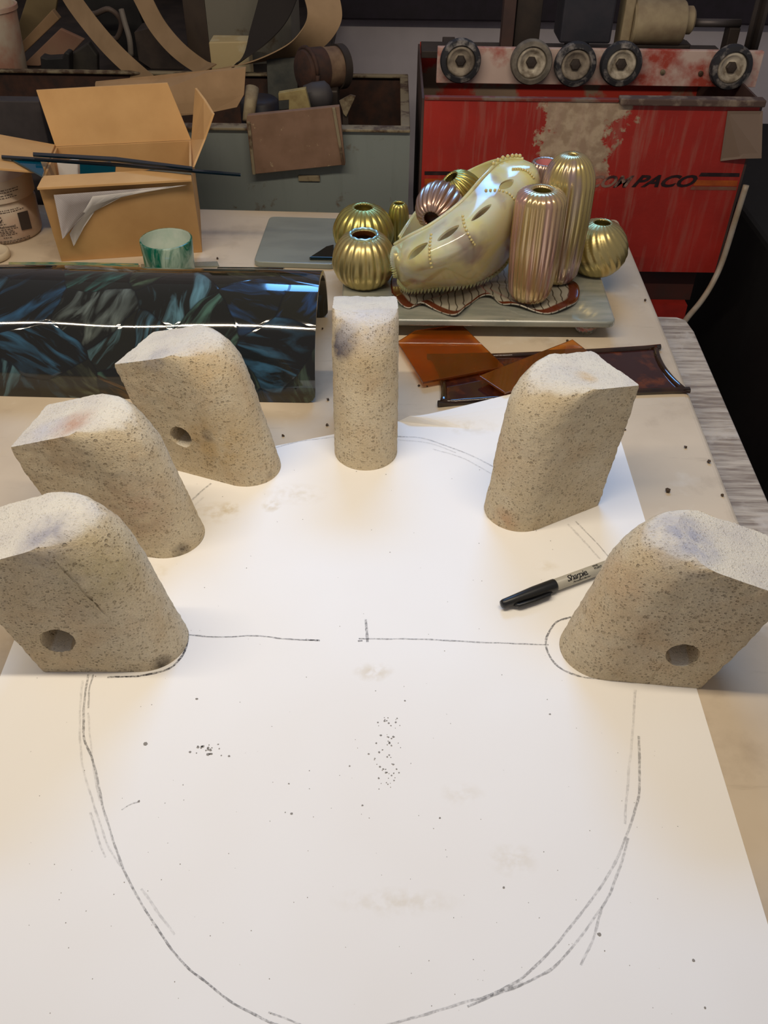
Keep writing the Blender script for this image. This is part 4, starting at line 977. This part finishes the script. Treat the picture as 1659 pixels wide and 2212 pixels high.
# old cardboard strip lying on the tank
ky = 1.66
bm = NB(); prism(bm, [PY(205, 180, ky + .03), PY(350, 166, ky + .02), PY(450, 156, ky), PY(531, 148, ky), PY(527, 205, ky - .02), PY(512, 232, ky - .03), PY(450, 245, ky - .03), PY(372, 252, ky - .03), PY(205, 250, ky - .03)], (0, .006, .002), .0008)
obj('cardboard_strip', bm, M_card_dark, label='old brown cardboard strip lying across the tank behind the box', cat='cardboard')

# ------------------------------------------------------------------ red saw machine
M_red = NT('red_paint_with_slurry'); t = M_red
ry0, ry1 = 1.555, 1.90
rx0, rx1 = PY(917, 213, ry0).x, PY(1644, 224, ry0).x
rz = (PY(930, 212, ry0).z + PY(1600, 222, ry0).z) / 2; rzb = (PY(1480, 588, ry0).z)
saw = empty('tile_saw', ((rx0 + rx1) / 2, (ry0 + ry1) / 2, 0), 'red saw smeared with grey slurry, with a rail of five small wheels and cream motor', 'saw')
so_ = Vector(((rx0 + rx1) / 2, (ry0 + ry1) / 2, 0))
c = t.mix(t.ramp(t.noise(9, 4), (.35, 0.0), (.65, 1.0)), lin((172, 42, 32)), lin((152, 36, 28)))
sx = (PY(1250, 300, ry0).x - so_.x)
n_ = t.noise(26, 8, .65)
ob = t.sep(t.tc.outputs['Object'])
dx = t.math('ABSOLUTE', t.math('SUBTRACT', ob[0], sx + .004))
zm = t.ramp(t.math('ADD', ob[2], t.math('MULTIPLY', n_, .10)), (rzb * 0 + .96, 0.0), (1.06, 1.0))
m1 = t.ramp(t.math('ADD', t.math('MULTIPLY', dx, 8.0), t.math('MULTIPLY', t.math('SUBTRACT', n_, .5), 1.6)), (.42, 1.0), (.52, 0.0))
m1 = t.math('MULTIPLY', m1, zm)
c = t.mix(m1, c, t.mix(t.ramp(t.noise(60, 5), (.4, 0.0), (.6, 1.0)), lin((186, 166, 142)), lin((160, 138, 116))))
edge_ = t.ramp(t.math('ADD', ob[2], t.math('MULTIPLY', t.noise(34, 8, .7, t.map(scale=(1, 1, .6))), .030)), (rz - .002, 0.0), (rz + .006, 1.0))
c = t.mix(t.math('MULTIPLY', edge_, .85), c, t.mix(t.ramp(t.noise(90, 5), (.45, 0.0), (.55, 1.0)), lin((70, 58, 56)), lin((134, 118, 104))))
drip = t.ramp(t.noise(30, 5, .6, t.map(scale=(2.4, 1, .22), rot=(0, .12, 0))), (.50, 0.0), (.72, 1.0))
near = t.ramp(t.math('MULTIPLY', dx, 4.0), (.25, 1.0), (1.1, .3))
c = t.mix(t.math('MULTIPLY', t.math('MULTIPLY', drip, near), .55), c, lin((160, 130, 116)))
t.bump(t.math('ADD', n_, t.math('MULTIPLY', m1, .8)), .35, .002)
M_red = t.fin(c, .5)
M_redd = simple('dusty_red_paint', (118, 44, 34), (120, 104, 92), .6, 0, 24, .2, 60, .5, .62)
M_redg = simple('slurry_crusted_steel', (84, 66, 60), (132, 116, 102), .8, 0, 40, .3, 90, .45, .6)
M_brown = simple('grimy_brown_side', (82, 60, 54), (64, 48, 46), .6, scale=14)
def sawpart(name, lo, hi, mat, bev=0.0, **kw):
    bm = NB(); box(bm, lo, hi, bev); return obj(name, bm, mat, saw, **kw)
front = sawpart('front_panel', (rx0, ry0, rzb), (rx1, ry0 + .005, rz), M_red)
sawpart('side_panel', (rx0 - .004, ry0, rzb), (rx0 - .0002, ry1, rz), M_brown)
sawpart('side_panel', (rx1 + .0002, ry0, rzb), (rx1 + .004, ry1, rz), M_brown)
sawpart('back_panel', (rx0, ry1 - .005, rzb), (rx1, ry1, rz + .004), simple('bright_red_inner', (186, 52, 38), (150, 128, 110), .6, 0, 9, lo=.5, hi=.56))
sawpart('tank_floor', (rx0, ry0 + .005, rz - .15), (rx1, ry1 - .005, rz - .145), M_dark)
sawpart('recess', (rx0 + .02, ry0 + .035, rzb - .075), (rx1 - .02, ry1 - .02, rzb), M_darkred)  # recess coloured darker than the red above and below it
sawpart('base', (rx0 + .005, ry0 + .012, rzb - .34), (rx1 - .03, ry1, rzb - .075), simple('plain_red_paint', (176, 42, 32), (150, 36, 28), .5))
for x in (rx0 + .05, rx1 - .09):
    for y in (ry0 + .06, ry1 - .05): sawpart('leg', (x - .022, y - .022, 0), (x + .022, y + .022, rzb - .34), M_dark)
fa = PY(1342, 214, ry0 - .012); sawpart('rim_bar', (fa.x, ry0 - .012, rz - .004), (rx1 + .004, ry0 + .01, rz + .007), M_redg, .002)
sawpart('rim_lip', (rx0, ry0 - .003, rz - .002), (fa.x - .0005, ry0 + .008, rz + .003), M_redd, .001)
# stripes and lettering printed on the front panel
def decal(pix, col, name='stripe', dy=.0006):
    bm = NB(); bm.faces.new([bm.verts.new(PY(u, v, ry0 - dy)) for u, v in pix])
    if bm.faces[:][0].normal.y > 0: bmesh.ops.reverse_faces(bm, faces=bm.faces[:])
    return obj(name, bm, col, front, recalc=False)
M_dk = simple('black_decal', (34, 16, 20), (58, 34, 34), .5, scale=60, lo=.5, hi=.7); M_or = simple('orange_decal', (176, 84, 22), (150, 66, 22), .5, scale=40); M_gr = simple('grey_decal', (122, 92, 76), (128, 60, 46), .5, scale=50)
for (x0, x1, sl) in ((917, 1172, 0), (1502, 1598, 8)):
    y0 = 370 if x0 < 1000 else 373
    decal([(x0 + sl * 1.6, y0), (x1, y0 + 1), (x1 - 1, y0 + 9), (x0 + sl * .9, y0 + 8)], M_dk)
    decal([(x0 + sl * .3, y0 + 16), (x1 - 4, y0 + 17), (x1 - 6, y0 + 29), (x0 - sl * .6, y0 + 28)], M_or)
    decal([(x0 - sl, y0 + 29.5), (x1 - 6, y0 + 30.5), (x1 - 8, y0 + 38), (x0 - sl * 1.5, y0 + 37)], M_gr)
def letters(body, pixa, pixb, hgt, wear=None):
    a, b_ = PY(*pixa, ry0 - .0008), PY(*pixb, ry0 - .0008)
    me = text_mesh(body, 1.0, .5, .035, 0, .98); xs_ = [v.co.x for v in me.vertices]; ys_ = [v.co.y for v in me.vertices]
    w, h0 = max(xs_) - min(xs_), .72
    for v in me.vertices:
        t_ = (v.co.x - min(xs_)) / w; v.co = a.lerp(b_, t_) + Vector((0, 0, v.co.y / h0 * hgt))
    bm = NB(); bm.from_mesh(me); bpy.data.meshes.remove(me); bmesh.ops.triangulate(bm, faces=bm.faces); obj('lettering', bm, wear or M_dk, front, recalc=False)
hg = (PY(1400, 376, ry0) - PY(1400, 401, ry0)).z
letters('PACO', (1364, 403), (1503, 403), hg)
letters('COM', (1270, 404), (1366, 404), hg, simple('worn_decal', (58, 36, 38), (140, 110, 98), .5, scale=70, lo=.42, hi=.55))
tp4 = [PY(1572, 240, ry0 - .003), PY(1648, 240, ry0 - .003), PY(1645, 342, ry0 - .02), PY(1600, 343, ry0 - .014), PY(1556, 348, ry0 - .003)]
bm = NB(); prism(bm, tp4, (0, .0012, 0)); obj('tape_patch', bm, m_glass('dull_brown_tape', (150, 128, 112), .35, .35), saw)
# rail with five wheels over the tank
rly = 1.69
rail = saw
q0, q1 = PY(946, 98, rly), PY(1651, 116, rly); zb_ = max(PY(946, 166, rly).z, rz + .006)
M_rail = NT('slurried_red_rail'); t = M_rail
c = t.mix(t.ramp(t.noise(14, 6, .6), (.42, 0.0), (.58, 1.0)), lin((170, 66, 52)), lin((206, 182, 172))); c = t.mix(t.ramp(t.noise(11, 3, .5, t.map(loc=(2, 0, 1))), (.55, 0.0), (.66, 1.0)), c, lin((150, 42, 28)))
t.bump(t.noise(70, 5), .3, .001); M_rail = t.fin(c, .7)
zt_ = (q0.z + q1.z) / 2
bm = NB(); box(bm, (q0.x, rly, zt_ - .058), (q1.x, rly + .012, zt_), .001); obj('rail_bar', bm, M_rail, rail)
for x, d_ in ((q0.x + .03, .11), (q1.x - .09, .11)):
    bm = NB(); box(bm, (x - .012, rly + .012, zt_ - .050), (x + .012, ry1 - .006, zt_ - .030), .001); obj('support_arm', bm, M_dark, rail)
    bm = NB(); box(bm, (x - .014, ry1 - .03, rz + .0045), (x + .014, ry1 - .005, zt_ - .050)); obj('support_post', bm, M_dark, rail)
M_tire = simple('dusty_black_rubber', (40, 40, 46), (140, 134, 130), .8, 0, 60, .3, 160, .5, .68); M_tire2 = simple('grey_rubber', (92, 86, 78), (130, 122, 110), .8, 0, 60, .3, 160)
M_hubw = simple('slurry_white_hub', (206, 196, 178), (120, 108, 92), .8, scale=60); M_hubd = simple('dusty_grey_hub', (100, 90, 80), (160, 148, 132), .8, scale=60)
for k, (u, v, r_, tm, hm) in enumerate([(995, 133, 44, M_tire, M_hubd), (1148, 136, 45, M_tire2, M_hubw), (1243, 141, 45, M_tire, M_hubd), (1342, 140, 45, M_tire, M_hubw), (1580, 147, 45, M_tire, M_hubw)]):
    wy = rly - .006; c_ = PY(u, v, wy - .012); rr = r_ / FPX * (c_ - EYE).dot(FW); c_.y = wy
    fx = Vector((.0, -1, .06))
    bm = NB(); lathe(bm, [(rr * .62, -.004), (rr * .94, -.002), (rr, .004), (rr, .012), (rr * .94, .018), (rr * .74, .0205), (rr * .70, .017), (rr * .70, .004), (rr * .62, .004)], c_, fx, 48)
    w = obj('wheel', bm, tm, rail, True); w.data.set_sharp_from_angle(angle=rad(40))
    bm = NB(); lathe(bm, [(rr * .70, .0), (rr * .70, .014), (rr * .60, .0175), (rr * .52, .014), (rr * .34, .008), (rr * .30, .0085), (.0004, .0085)], c_, fx, 40); obj('hub', bm, hm, w, True)
    bm = NB(); lathe(bm, [(rr * .27, .006), (rr * .27, .0125), (rr * .20, .0145), (.0005, .015)], c_, fx, 6); obj('bolt', bm, M_dark, w)
for u, v in ((1431, 155), (1513, 158)): bm = NB(); lathe(bm, [(.004, 0), (.0045, .003), (.002, .004), (.0003, .004)], PY(u, v, rly), (0, -1, 0), 12); obj('rivet', bm, M_creamr, rail)
# cutting head: cream motor, dark guard, posts, pulley
hy = 1.80
head = saw
zb2 = rz + .0045
mcx = PY(1430, 48, hy); rr = 44 / FPX * (mcx - EYE).dot(FW)
xa, xb = PY(1362, 48, hy).x, PY(1474, 48, hy).x
M_crm = simple('dusty_cream_paint', (176, 160, 128), (138, 120, 96), .6, scale=20)
bm = NB(); lathe(bm, [(rr * .9, 0), (rr, .004), (rr, (xb - xa) - .004), (rr * .93, xb - xa)], Vector((xa, hy, mcx.z)), (1, 0, 0), 40); obj('motor_body', bm, M_crm, head, True).data.set_sharp_from_angle(angle=rad(35))
xc = PY(1496, 48, hy).x; bm = NB(); lathe(bm, [(rr * .62, 0), (rr * .62, (xc - xb) * .8), (rr * .5, xc - xb)], Vector((xb, hy, mcx.z + .004)), (1, 0, 0), 32); obj('motor_end', bm, M_crm, head, True).data.set_sharp_from_angle(angle=rad(35))
xd = PY(1600, 48, hy).x; bm = NB(); lathe(bm, [(.007, 0), (.007, xd - xc)], Vector((xc, hy, mcx.z)), (1, 0, 0), 16); obj('shaft', bm, simple('grey_shaft', (96, 90, 90), None, .5, .6), head, True)
bm = NB(); lathe(bm, [(.02, -.012), (.058, -.012), (.062, -.006), (.054, 0), (.062, .006), (.058, .012), (.02, .012)], Vector((xd + .03, hy, mcx.z)), (1, -.35, 0), 40); obj('pulley', bm, M_dark, head, True).data.set_sharp_from_angle(angle=rad(35))
xe = PY(1340, 48, hy).x; bm = NB(); box(bm, (xe, hy - .02, zb2 + .012), (xe + .018, hy + .03, mcx.z + .09), .003); obj('motor_bracket', bm, M_crm, head)
xg, xh = PY(1206, 60, hy).x, PY(1330, 60, hy).x; bm = NB(); box(bm, (xg, hy - .03, zb2 + .030), (xh - .012, hy + .05, mcx.z + .12), .004); obj('guard_box', bm, simple('black_blue_guard', (40, 42, 52), (52, 50, 58), .6), head)
xp = PY(1098, 60, hy).x; bm = NB(); box(bm, (xp - .011, hy, zb2 + .012), (xp + .011, hy + .03, mcx.z + .12), .001); obj('head_post', bm, M_brown, head)
bm = NB(); box(bm, (xp + .014, hy + .01, zb2 + .012), (xp + .06, hy + .03, mcx.z + .12), .001); obj('dark_plate', bm, M_dark, head)
bm = NB(); box(bm, (rx0, hy - .02, zb2), (rx1, hy + .05, zb2 + .012), .001); obj('cross_beam', bm, M_dark, head)
bm = NB(); box(bm, (xg + .02, hy, zb2 + .012), (xg + .06, hy + .03, zb2 + .030)); obj('guard_stand', bm, M_dark, head)
bm = NB(); box(bm, (xa, hy - .015, zb2 + .012), (xb + .02, hy + .03, mcx.z - rr * .9), .003); obj('motor_mount', bm, M_dark, head)
bm = NB(); box(bm, (xd - .02, hy - .01, zb2 + .012), (xd - .0, hy + .02, mcx.z - .006), .002); obj('shaft_post', bm, M_dark, head)
# white hose down the right side of the saw
bm = NB(); hs = [PY(1612, 400, 1.54), PY(1590, 470, 1.535), PY(1562, 560, 1.53), PY(1540, 610, 1.515), PY(1515, 650, 1.49), PY(1486, 685, 1.45), PY(1472, 705, 1.42)]
tube(bm, catmull(hs, 6), .0052, 10); obj('white_hose', bm, simple('dirty_white_hose', (182, 174, 164), (150, 132, 108), .5, scale=20), None, True, label='dirty white hose hanging along the right side of the red saw', cat='hose')
bm = NB(); box(bm, (rx1 + .10, 1.28, 0), (rx1 + .70, 2.3, TZ - .10), .01)
obj('black_cabinet', bm, simple('black_cabinet_paint', (17, 17, 19), (22, 22, 24), .7), label='black cabinet in the dark right of the red saw', cat='cabinet')

# ------------------------------------------------------------------ back counter with clutter, left
cz = TZ + .06; cy0 = 1.915
ctr_ = empty('back_counter', (-.72, 2.3, 0), 'dark wooden back counter behind the grey tank', 'counter')
bm = NB(); box(bm, (-1.35, cy0, cz - .03), (-.14, 2.77, cz), .003); obj('top', bm, M_dark, ctr_)
for x in (-1.3, -.2):
    for y in (cy0 + .05, 2.7): bm = NB(); box(bm, (x - .03, y - .03, 0), (x + .03, y + .03, cz - .03)); obj('leg', bm, M_dark, ctr_)
bm = NB(); box(bm, (-1.3, cy0 + .1, .3), (-.2, 2.7, .32)); obj('lower_shelf', bm, M_black, ctr_)
# mottled grey sheet metal cabinet
ay = 2.10; xl, xm, xr_ = PY(388, 60, ay).x, PY(448, 60, ay).x, PY(625, 60, ay).x
cab = empty('metal_cabinet', ((xl + xr_) / 2, ay + .1, cz), 'mottled grey metal cabinet with a brown side on the back counter', 'cabinet')
bm = NB(); prism(bm, [(xm, ay, cz), (xr_, ay + .05, cz), (xr_, ay + .25, cz), (xm - .02, ay + .22, cz)], (0, 0, .42), .002)
obj('front_body', bm, m_metal_paint('mottled_galvanised', (128, 124, 112), (96, 78, 54), .56, .6, True, .1, (100, 98, 92), 12), cab)
bm = NB(); prism(bm, [(xl, ay + .06, cz), (xm - .0005, ay, cz), (xm - .021, ay + .22, cz), (xl, ay + .22, cz)], (0, 0, .42), .002); obj('side_body', bm, simple('brown_grey_paint', (92, 78, 66), (78, 66, 58), .7, scale=12), cab)
# cream block / carton at the foot of the cabinet
cyk = 1.99; bm = NB(); a, b_ = PY(454, 120, cyk), PY(536, 112, cyk)
prism(bm, [(a.x, cyk, cz), (b_.x, cyk + .01, cz), (b_.x, cyk + .06, cz), (a.x, cyk + .06, cz)], (0, 0, PY(490, 92, cyk).z - cz), .002)
obj('small_carton', bm, simple('cream_carton', (196, 176, 132), (206, 192, 156), .7, scale=9, lo=.48, hi=.52), label='cream carton at the foot of the mottled metal cabinet', cat='carton')
# pail and boards at far left
py_ = 2.02; pc_ = PY(-20, 80, py_); bm = NB(); pr_ = 66 / FPX * (pc_ - EYE).dot(FW); zt2 = PY(0, 10, py_).z
pail = empty('plastic_pail', (pc_.x, py_, cz), 'pinkish white plastic pail at the top left corner', 'pail')
bm = NB(); lathe(bm, [(pr_ * .86, 0), (pr_ * .9, .003), (pr_, zt2 - cz - .01), (pr_ * 1.06, zt2 - cz - .008), (pr_ * 1.06, zt2 - cz), (pr_ * .98, zt2 - cz), (pr_ * .96, zt2 - cz - .03), (.0005, zt2 - cz - .031)], (pc_.x, py_, cz), n=48)
obj('body', bm, simple('pinkish_white_plastic_pail', (206, 192, 172), (190, 142, 122), .5, scale=9, lo=.45, hi=.6), pail, True).data.set_sharp_from_angle(angle=rad(40))
def kc(u, v, y):                                      # a point that never sinks below the counter top
    q_ = PY(u, v, y); q_.z = max(q_.z, cz + .0005); return q_
def plank(name, pix, y, th, mat, dy=0, **kw):
    bm = NB(); prism(bm, [kc(u, v, y + (dy * i if dy else 0)) for i, (u, v) in enumerate(pix)], (0, th, 0), .002); return obj(name, bm, mat, None, **kw)
M_pink = simple('pinkish_board', (150, 122, 100), (142, 100, 82), .8, scale=10)
plank('board', [(28, 88), (60, -10), (125, -10), (118, 36), (30, 145)], 2.16, .012, m_card('olive_board', (128, 112, 82), (116, 100, 72)), label='olive brown board leaning behind the pail', cat='board', group='boards leaning at the far left')
plank('board', [(22, 118), (112, 22), (128, 42), (28, 148)], 2.10, .02, M_card_dark, label='narrow tan board edge slanting right of the pail', cat='board', group='boards leaning at the far left')
plank('board', [(48, 142), (130, 62), (182, 86), (150, 120), (84, 143)], 2.085, .012, M_pink, label='pinkish board lying in front of the slanting tan board', cat='board', group='boards leaning at the far left')
bm = NB(); prism(bm, [kc(u, v, 1.96) for u, v in [(86, 122), (100, 126), (134, 124), (140, 112), (150, 116), (150, 165), (140, 195), (92, 186)]], (0, .03, 0), .003)
obj('black_clamp', bm, M_black, label='black clamp like tool above the cardboard box', cat='tool')
bm = NB(); prism(bm, [kc(u, v, 1.995) for u, v in [(150, 120), (190, 92), (210, 120), (212, 178), (150, 190)]], (0, .02, 0), .003)
obj('dark_plate', bm, simple('dark_olive_metal', (56, 52, 46), (40, 36, 34), .6), label='dark olive metal plate right of the black clamp', cat='plate')
# tangle of dark parts between the belts
for k, (pix, yy, nm, lb) in enumerate([([(165, -10), (290, -10), (310, 60), (330, 150), (300, 165), (230, 95), (190, 40)], 2.18, M_black, 'black jumble of machine parts behind the sanding belts'),
                                       ([(290, 70), (330, 60), (372, 130), (400, 170), (330, 172), (300, 130)], 2.085, simple('brown_grey_scrap', (78, 66, 58), (52, 44, 42), .7, scale=20), 'brown grey scrap metal between the two sanding belts')]):
    bm = NB(); prism(bm, [Vector((q_.x, q_.y, max(q_.z, cz + .0005))) for q_ in [PY(u, v, yy) for u, v in pix]], (0, .08, 0), 0); obj('machine_scrap', bm, nm, label=lb, cat='scrap')
bm = NB(); tube(bm, catmull([PY(262, 20, 2.08), PY(270, 50, 2.07), PY(280, 85, 2.06), PY(283, 120, 2.06)], 5), .006, 8); obj('grey_cable', bm, simple('grey_rubber_cable', (120, 112, 104), None, .6), None, True, label='short grey cable hanging between the sanding belts', cat='cable')
for k, pts_ in enumerate([[(172, 10, 2.12), (200, 30, 2.10), (236, 20, 2.09), (262, 48, 2.10), (250, 84, 2.11), (222, 70, 2.12)]]):
    bm = NB(); tube(bm, catmull([kc(*q) for q in pts_], 6), .0055, 8)
    obj('cable', bm, simple('grimy_brown_cable_%d' % k, ((92, 78, 70), (92, 78, 70))[k], None, .6), None, True, label='brown grey cable looping over the black machine parts', cat='cable')
# sanding belts
M_belt = NT('tan_sanding_belt'); M_belt = M_belt.fin(M_belt.mix(M_belt.ramp(M_belt.noise(12, 5), (.35, 0.0), (.65, 1.0)), lin((166, 138, 106)), lin((146, 120, 90))), .85)
M_belt_in = simple('dark_belt_backing', (40, 34, 32), None, .8)
def belt(pix, wv_, label, th=.0022, both=False, dark=False):
    """pix: (u, v, y) along the belt centre; wv_: width direction(s) in metres"""
    pts = catmull([PY(*q) for q in pix], 8); ws = wv_ if isinstance(wv_, list) else [wv_] * len(pix)
    wsi = catmull([Vector(w) for w in ws], 8)
    bm = NB(); band(bm, pts, wsi, th); obj('sanding_belt', bm, [M_belt, M_belt] if both else [M_belt_in, M_belt_in] if dark else [M_belt, M_belt_in], None, True, label=label, cat='sanding belt', group='used sanding belts hung behind the bench').data.set_sharp_from_angle(angle=rad(50))
W1 = (.034, -.012, .022)
belt([(132, -60, 2.0), (152, -10, 1.99), (196, 52, 1.96), (246, 110, 1.92), (300, 160, 1.88), (345, 196, 1.86)], W1, 'straight tan sanding belt slanting above the cardboard box')
belt([(280, -60, 2.04), (308, -5, 2.02), (340, 55, 2.0), (382, 105, 1.96), (430, 142, 1.93), (452, 150, 1.90)], (.034, -.008, .020), 'curved tan sanding belt in front of the grey metal cabinet')
belt([(448, 152, 1.90), (540, 134, 1.87), (620, 110, 1.84), (672, 84, 1.83), (700, 40, 1.84), (694, -10, 1.87), (680, -60, 1.9)],
     [(.004, -.05, .012), (.004, -.05, .014), (.0, -.045, .030), (-.030, -.03, .040), (-.060, -.02, .018), (-.064, -.02, 0), (-.064, -.02, 0)], 'curling tan sanding belt above the rusty motor', both=True)
belt([(500, 146, 1.945), (548, 108, 1.95), (578, 56, 1.965), (600, -5, 1.98), (612, -60, 2.0)], [(.030, -.04, .03), (.05, -.03, .03), (.075, -.03, .02), (.08, -.03, .01), (.08, -.03, .01)], 'black side of a sanding belt rising right of the mottled cabinet', dark=True)
